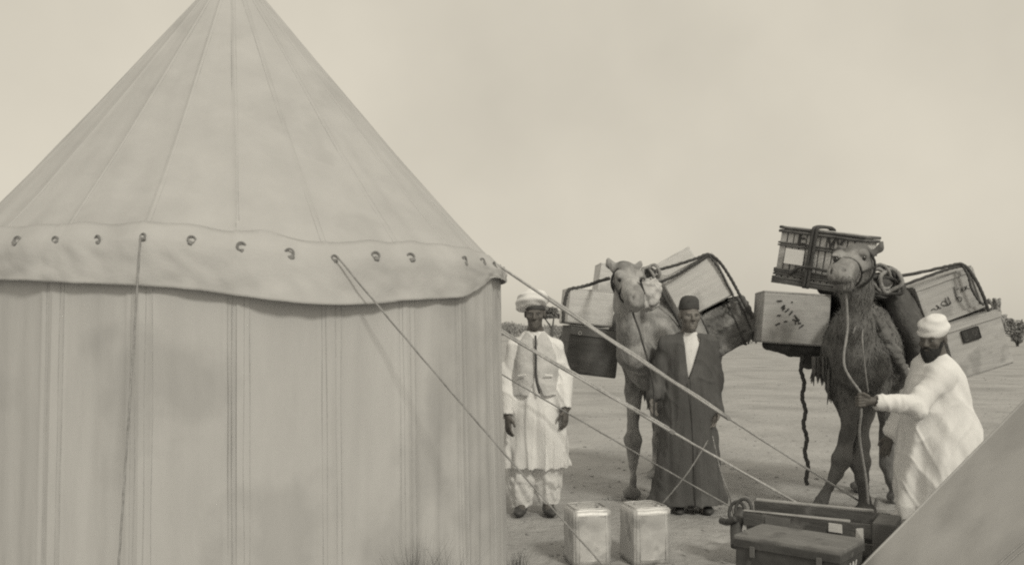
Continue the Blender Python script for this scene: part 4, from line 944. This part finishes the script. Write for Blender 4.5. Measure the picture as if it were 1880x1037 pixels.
def hamper():
    w, d, h = .66, .42, .46
    r = empty('wicker_hamper', (0, 0, 0), 'slatted hamper lettered E W with white label riding high on the dark camel', 'hamper')
    link('lining', box_mesh(w-.03, d-.03, h-.03, .01, 1), 'wicker_in', r)
    n = 12
    for i in range(n):
        x = -w/2+w/n*(i+.5)
        for y in (-d/2+.004, d/2-.004):
            o = link('slat', box_mesh(w/n-.010, .012, h-.01, .003, 1, .002), 'wicker', r); o.location = (x, y, 0); o.rotation_euler = (0, random.uniform(-.02, .02), 0)
    for i in range(8):
        y = -d/2+d/8*(i+.5)
        for x in (-w/2+.004, w/2-.004):
            o = link('slat', box_mesh(.012, d/8-.010, h-.01, .003, 1, .002), 'wicker', r); o.location = (x, y, 0)
    def hoop(z, ex, nm, rad=.011, m='wicker_dark'):
        k = w/2+ex, d/2+ex; pts = []
        for (x0, y0, x1, y1) in ((-1, -1, 1, -1), (1, -1, 1, 1), (1, 1, -1, 1), (-1, 1, -1, -1)):
            for i in range(8): t = i/8; pts.append(((x0+(x1-x0)*t)*k[0], (y0+(y1-y0)*t)*k[1], z+random.uniform(-.003, .003)))
        link(nm, tube(pts, rad, 6, closed=True), m, r)
    for z in (h/2-.015, h/2+.012): hoop(z, .014, 'lid_rim', .013)
    for z in (.120, .098): hoop(z, .010, 'woven_band', .008)
    for z in (-.105, -.125, -.145): hoop(z, .010, 'woven_band', .010)
    for z in (-.178, -.197, -.215): hoop(z, .012, 'base_rim', .012)
    for i in range(9):
        o = link('lid_slat', box_mesh(w+.02, d/9-.004, .014, .003, 1, .002), 'wicker', r); o.location = (0, -d/2+d/9*(i+.5), h/2+.018)
    yf = -d/2-.024
    for x, s in ((-.15, 'E'), (.13, 'W')):
        add_front(r, text_mesh(s, .15, bold=.002), 'paint_dark', 'letter', x, .165, yf+.006)
        # painted across the slats: a thin coat standing just proud of the rods
    add_front(r, box_mesh(.16, .004, .125, .001, 1), 'paper', 'paper_label', -.185, .012, yf)
    for x in (-.062, -.032): link('strap', tube(spline([(x, -d/2-.030, -h/2), (x, -d/2-.030, 0), (x, -d/2-.032, h/2-.01), (x, -d/2+.01, h/2+.045), (x, .1, h/2+.05), (x, d/2, h/2+.03)], 6), .014, 6), 'leather' if x < -.05 else 'rope_dark', r)
    link('cord', tube(spline([(-.20, -d/2-.03, -.13), (-.12, -d/2-.035, -.065), (0, -d/2-.035, -.055), (.12, -d/2-.035, -.06), (.2, -d/2-.03, -.02)], 6), .014, 6), 'rope_dark', r)
    return r
hm = hamper(); place(hm, 1515, 480, 7.32, -11, -37, 4)
# dark camel, viewer's right
a = crate(.53, .42, .35, 'crate_mid', 'wooden crate with framed panel and scrawled letters above the bearded man', planks=1, frame=.034); place(a, 1718, 548, 7.45, 20, 4)
ln = [[(.060, .06), (.055, .02), (.052, -.02), (.048, -.05)], [(.072, -.035), (.092, -.05), (.080, -.075), (.055, -.068), (.056, -.040), (.072, -.035)]]
ln += [seg(-.02, .0, -.012, -.062), seg(-.045, -.002, -.040, -.060), [(-.012, -.062), (-.04, -.066), (-.075, -.058), (-.095, -.040), (-.07, -.020), (-.045, -.034)], seg(-.135, -.035, -.120, -.055), [(-.14, -.07), (-.12, -.058), (-.105, -.072)], [(-.19, -.06), (-.165, -.052), (-.15, -.068)]]
ln += [seg(.105, .025, .128, -.004), seg(.128, .026, .104, -.005), seg(.142, .03, .166, .0), seg(.166, .031, .141, -.001), seg(.185, .005, .192, .0), seg(.075, .03, .082, .026), seg(.09, .034, .096, .03)]
add_front(a, strokes(ln, .0045), 'paint_dark', 'scrawled_letters', .0, .015, -.2190)['kind'] = 'stuff'
b = crate(.50, .44, .44, 'crate_mid', 'wooden box with black label plate hanging lowest beside the bearded man', planks=1); place(b, 1768, 633, 7.36, 17, 4)
add_front(b, box_mesh(.155, .006, .105, .012, 2), 'paint_dark', 'label_plate', -.045, .105, -.2300)
add_front(b, strokes([[(-.055, .02), (-.04, .03), (-.03, .01), (-.05, -.015), (-.055, .02)], [(.02, .022), (.045, .025), (.05, 0), (.03, -.02), (.015, 0), (.02, .022)], seg(-.06, -.035, -.03, -.038), seg(.055, .04, .065, .015)], .003), 'case_block', 'label_print', -.045, .105, -.2345)['kind'] = 'stuff'
add_front(b, box_mesh(.502, .014, .045, .003, 1, .002), 'crate_mid', 'batten', 0, .195, -.229)
lash('upper dark rope stretched from the dark camel\'s saddle over the framed crate', [W(1640, 508, 7.1), W(1690, 500, 7.2), W(1740, 489, 7.20), W(1768, 486, 7.18), W(1790, 512, 7.15), W(1806, 545, 7.15), W(1818, 580, 7.2)], .013)
lash('lower dark rope lying along the top of the framed crate', [W(1648, 527, 7.12), W(1690, 512, 7.17), W(1735, 496, 7.18), W(1766, 488, 7.19)], .012)
lash('dark rope hanging slack down the side of the framed crate', [W(1767, 488, 7.16), W(1777, 505, 7.15), W(1784, 530, 7.14), W(1796, 550, 7.15), W(1806, 560, 7.15)], .010)
def hanging_net():
    p0 = W(1812, 560, 7.3); r = empty('rope_net', p0, 'tangled brown netting hanging off the outer side of the crates', 'net'); bm = bmesh.new()
    for i in range(34):
        x = random.uniform(-.04, .03); y = random.uniform(-.12, .2); l = random.uniform(.15, .55); pts = []
        for j in range(8): t = j/7; pts.append((x+.06*t+random.gauss(0, .018), y+random.gauss(0, .02), .05-l*t))
        tm = tube(spline(pts, 3), random.uniform(.005, .012), 5); bm.from_mesh(tm); bpy.data.meshes.remove(tm)
    me = bpy.data.meshes.new('n'); bm.to_mesh(me); bm.free(); tag(link('cords', me, 'rope_grey', r), kind='stuff')
hanging_net()
pts = [W(1471, 640, 7.25)]+[W(1471+12*t+2.5*math.sin(t*31), 640+250*t, 7.25) for t in np.linspace(.04, 1, 26)]
tag(link('dangling_rope', tube(spline(pts, 6), .016, 9, twist=34), 'rope_dark'), 'long dark twisted rope dangling under the scrawled grey crate', 'rope')

# ------------------------------------------------------------------ things on the sand
def tin(px, py, d, yaw, label):
    p = W(px, py, d); w, h = .240, .355; r = empty('kerosene_tin', (p.x, p.y, gheight(p.x, p.y)-.004), label, 'tin', 'kerosene tins')
    r.rotation_euler = (0, 0, R(yaw))
    bm = bmesh.new(); n = 12                       # dented sheet body
    bmesh.ops.create_cube(bm, size=1); bmesh.ops.subdivide_edges(bm, edges=bm.edges[:], cuts=7, use_grid_fill=True)
    sd = random.random()*50
    for v in bm.verts:
        c = v.co.copy(); e = min(1, max(0, (.5-max(abs(c.x) if abs(c.x) < .499 else 0, abs(c.y) if abs(c.y) < .499 else 0))*5))
        k = .007*noise.noise(c*3.5+Vector((sd, 0, 0)))*(1 if e > .1 else 0)
        v.co = Vector((c.x*w, c.y*w, (c.z+.5)*h))+c.normalized()*k
    bmesh.ops.bevel(bm, geom=[e for e in bm.edges if len(e.link_faces) == 2 and e.link_faces[0].normal.dot(e.link_faces[1].normal) < .5], offset=.009, segments=3, affect='EDGES')
    me = bpy.data.meshes.new('tin'); bm.to_mesh(me); bm.free(); me.polygons.foreach_set('use_smooth', [True]*len(me.polygons))
    b = link('body', me, 'tin', r)
    k = w/2-.016; rim = []
    for x0, y0, x1, y1 in ((-1, -1, 1, -1), (1, -1, 1, 1), (1, 1, -1, 1), (-1, 1, -1, -1)):
        for i in range(6): t = .06+.88*i/6; rim.append(((x0+(x1-x0)*t)*k, (y0+(y1-y0)*t)*k, h+.004))
    link('top_rim', tube(rim, .0045, 6, closed=True), 'tin', r)
    link('handle', tube(spline([(-.06, .02, h), (-.055, .02, h+.02), (.055, .02, h+.022), (.06, .02, h)], 5), .004, 6), 'tin_dark', r)
    link('filler_cap', tube([(.06, -.06, h-.002), (.06, -.06, h+.012)], [.02, .019], 14), 'tin_dark', r)
    for x in (-1, 1): link('side_bead', tube([(x*(w/2-.034), -w/2-.001, .03), (x*(w/2-.034), -w/2-.001, h-.035)], .0022, 6), 'tin', b)
    for z in (.04, h-.04): link('cross_bead', tube([(-w/2+.034, -w/2-.001, z), (w/2-.034, -w/2-.001, z)], .0022, 6), 'tin', b)
tin(1078, 1036, 5.50, 12, 'dented bright tin nearer the round tent, guy rope ending behind it')
tin(1184, 1036, 5.50, 16, 'dented bright tin nearer the black trunk, right of its twin')
def trunk():
    w, d, h = .575, .36, .35; A = Vector((1.20, 4.72)); Bv = Vector((1.64, 4.35)); ang = math.atan2(Bv.y-A.y, Bv.x-A.x)
    u = (Bv-A).normalized(); v = Vector((-u.y, u.x)); c = A+u*w/2+v*d/2
    r = empty('black_trunk', (c.x, c.y, gheight(c.x, c.y)-.003), 'black tin trunk with dusty lid lettered E W beside the ridge tent', 'trunk', rz=ang)
    part_box('body', 'trunk_black', r, w-.016, d-.016, h-.03, (0, 0, (h-.03)/2), .006, 2)
    part_box('lid', 'trunk_lid', r, w, d, .022, (0, 0, h-.011+.002), .006, 2, .001)  # lid material paler than the body
    part_box('lid_rim', 'trunk_black', r, w+.004, d+.004, .045, (0, 0, h-.040), .004, 1)
    for x in (-.18, .18): part_box('hasp', 'case_block', r, .03, .006, .06, (x, -d/2-.004, h-.075), .003, 1)
    for x in (-1, 1): link('side_handle', tube(spline([(x*(w/2), -.06, .2), (x*(w/2+.02), -.05, .17), (x*(w/2+.02), .05, .17), (x*(w/2), .06, .2)], 5), .006, 6), 'case_block', r)
    for y, s in ((-.10, 'E'), (.02, 'W')):
        o = link('letter', text_mesh(s, .10, .0015), 'paint_white', r); o.location = (w/2-.005, y, .225); o.rotation_euler = (0, 0, R(90))
trunk()
def pack_case():
    # long open wooden pack-saddle frame lying behind the trunk
    u = Vector((.86, -.50, 0)).normalized(); ang = math.atan2(u.y, u.x); c = W(1497, 970, 5.25)
    r = empty('pack_saddle', (c.x, c.y, gheight(c.x, c.y)), 'dark wooden pack saddle frame with leather straps lying behind the black trunk', 'pack saddle', rz=ang)
    for y, z, hgt in ((-.13, .295, .085), (-.135, .19, .07), (.13, .32, .075), (.13, .20, .07)):
        part_box('side_board', 'case_wood', r, .80, .022, hgt, (0, y, z), .006, 2, .004)
    part_box('end_block', 'case_block', r, .12, .31, .30, (.40, 0, .205), .010, 2, .004)
    part_box('end_block', 'case_wood', r, .05, .25, .22, (-.36, 0, .17), .008, 2, .004)
    part_box('top_rail', 'crate_edge', r, .70, .03, .018, (-.04, .132, .366), .005, 1, .003)
    part_box('top_rail', 'crate_edge', r, .62, .026, .014, (-.09, -.131, .345), .005, 1, .003)
    for x in (-.25, .25): part_box('foot', 'case_wood', r, .05, .30, .14, (x, 0, .07), .006, 1)
    for x in (-.02, .13): link('leather_strap', tube(spline([(x, -.155, .24), (x+.012, -.158, .19), (x+.02, -.152, .12)], 6), [.016]*13, 6, flat=.35), 'crate_edge', r)
    part_box('panel_label', 'case_block', r, .15, .006, .055, (-.19, -.144, .298), .002, 1)
    part_box('paper_scrap', 'crate_pale', r, .075, .005, .05, (.14, -.146, .30), .002, 1, .003)
    part_box('paper_scrap', 'crate_pale', r, .04, .005, .06, (.27, -.146, .285), .002, 1, .006)
    link('leather_roll', tube(spline([(-.44, -.02, .32), (-.45, -.10, .24), (-.43, -.17, .17), (-.42, -.20, .135)], 6), .038, 10), 'leather', r)
    for k, (x, z) in enumerate(((-.46, .31), (-.42, .33))):
        link('strap_loop', tube([(x+.05*math.cos(t), -.05+.02*math.sin(t), z+.065*math.sin(t)) for t in np.linspace(0, 2*math.pi, 17)[:-1]], .011, 6, closed=True), 'leather', r)
    link('leather_roll', tube(spline([(-.55, -.08, .255), (-.50, -.12, .26), (-.44, -.14, .29)], 5), .022, 8), 'leather', r)
pack_case()
def litter(px, py, n, label, s=.03):
    p = G(px, py); r = empty('stone_heap', (p.x, p.y, gheight(p.x, p.y)), label, 'stones')
    for i in range(n):
        V, Fc = ico(1, 1); k = s*random.uniform(.5, 1.2); V = [(x*k*random.uniform(.7, 1.2), y*k*random.uniform(.7, 1.2), z*k*.6*random.uniform(.7, 1.1)) for x, y, z in V]
        o = link('stone', mesh_from(V, Fc, False), 'crate_edge' if i % 3 else 'stone', r); o.location = (random.uniform(-.14, .14), random.uniform(-.1, .1), k*.25)
litter(1135, 916, 12, 'small heap of pale stones by the pale camel\'s forefoot')
litter(1235, 928, 9, 'clods of earth under the hem of the dark robe', .03)
def grass_tuft(x, y, n, h, label, seed):
    rd = random.Random(seed); r = empty('grass_tuft', (x, y, -.01), label, 'grass tuft', 'dry grass by the tent'); V, Fc = [], []
    for _ in range(n):
        a = rd.random()*6.28; l = h*rd.uniform(.4, 1.1); sp = rd.uniform(.05, .55); b0 = Vector((rd.gauss(0, .035), rd.gauss(0, .03), 0)); dr = Vector((math.cos(a), math.sin(a)*.5, 0)); sd = Vector((-dr.y, dr.x, 0))*.003; k = len(V)
        for j in range(5):
            t = j/4; q = b0+dr*l*sp*t*t+Vector((0, 0, l*t*(1-.25*sp*t))); w = sd*(1-t*.9); V += [tuple(q-w), tuple(q+w)]
        Fc += [(k+2*j, k+2*j+1, k+2*j+3, k+2*j+2) for j in range(4)]
    link('blades', mesh_from(V, Fc), 'dry_grass', r)
pt = lambda th: TC+tdir(R(th))*(TR+.10)
p = pt(28); grass_tuft(p.x, p.y, 240, .50, 'dark dry grass tuft at the foot of the tent wall', 1)
p = pt(36); grass_tuft(p.x, p.y, 90, .42, 'thin wisp of dry grass beside the larger tuft', 2)
p = pt(74); grass_tuft(p.x, p.y, 60, .14, 'short dry grass at the tent corner by the tins', 3)
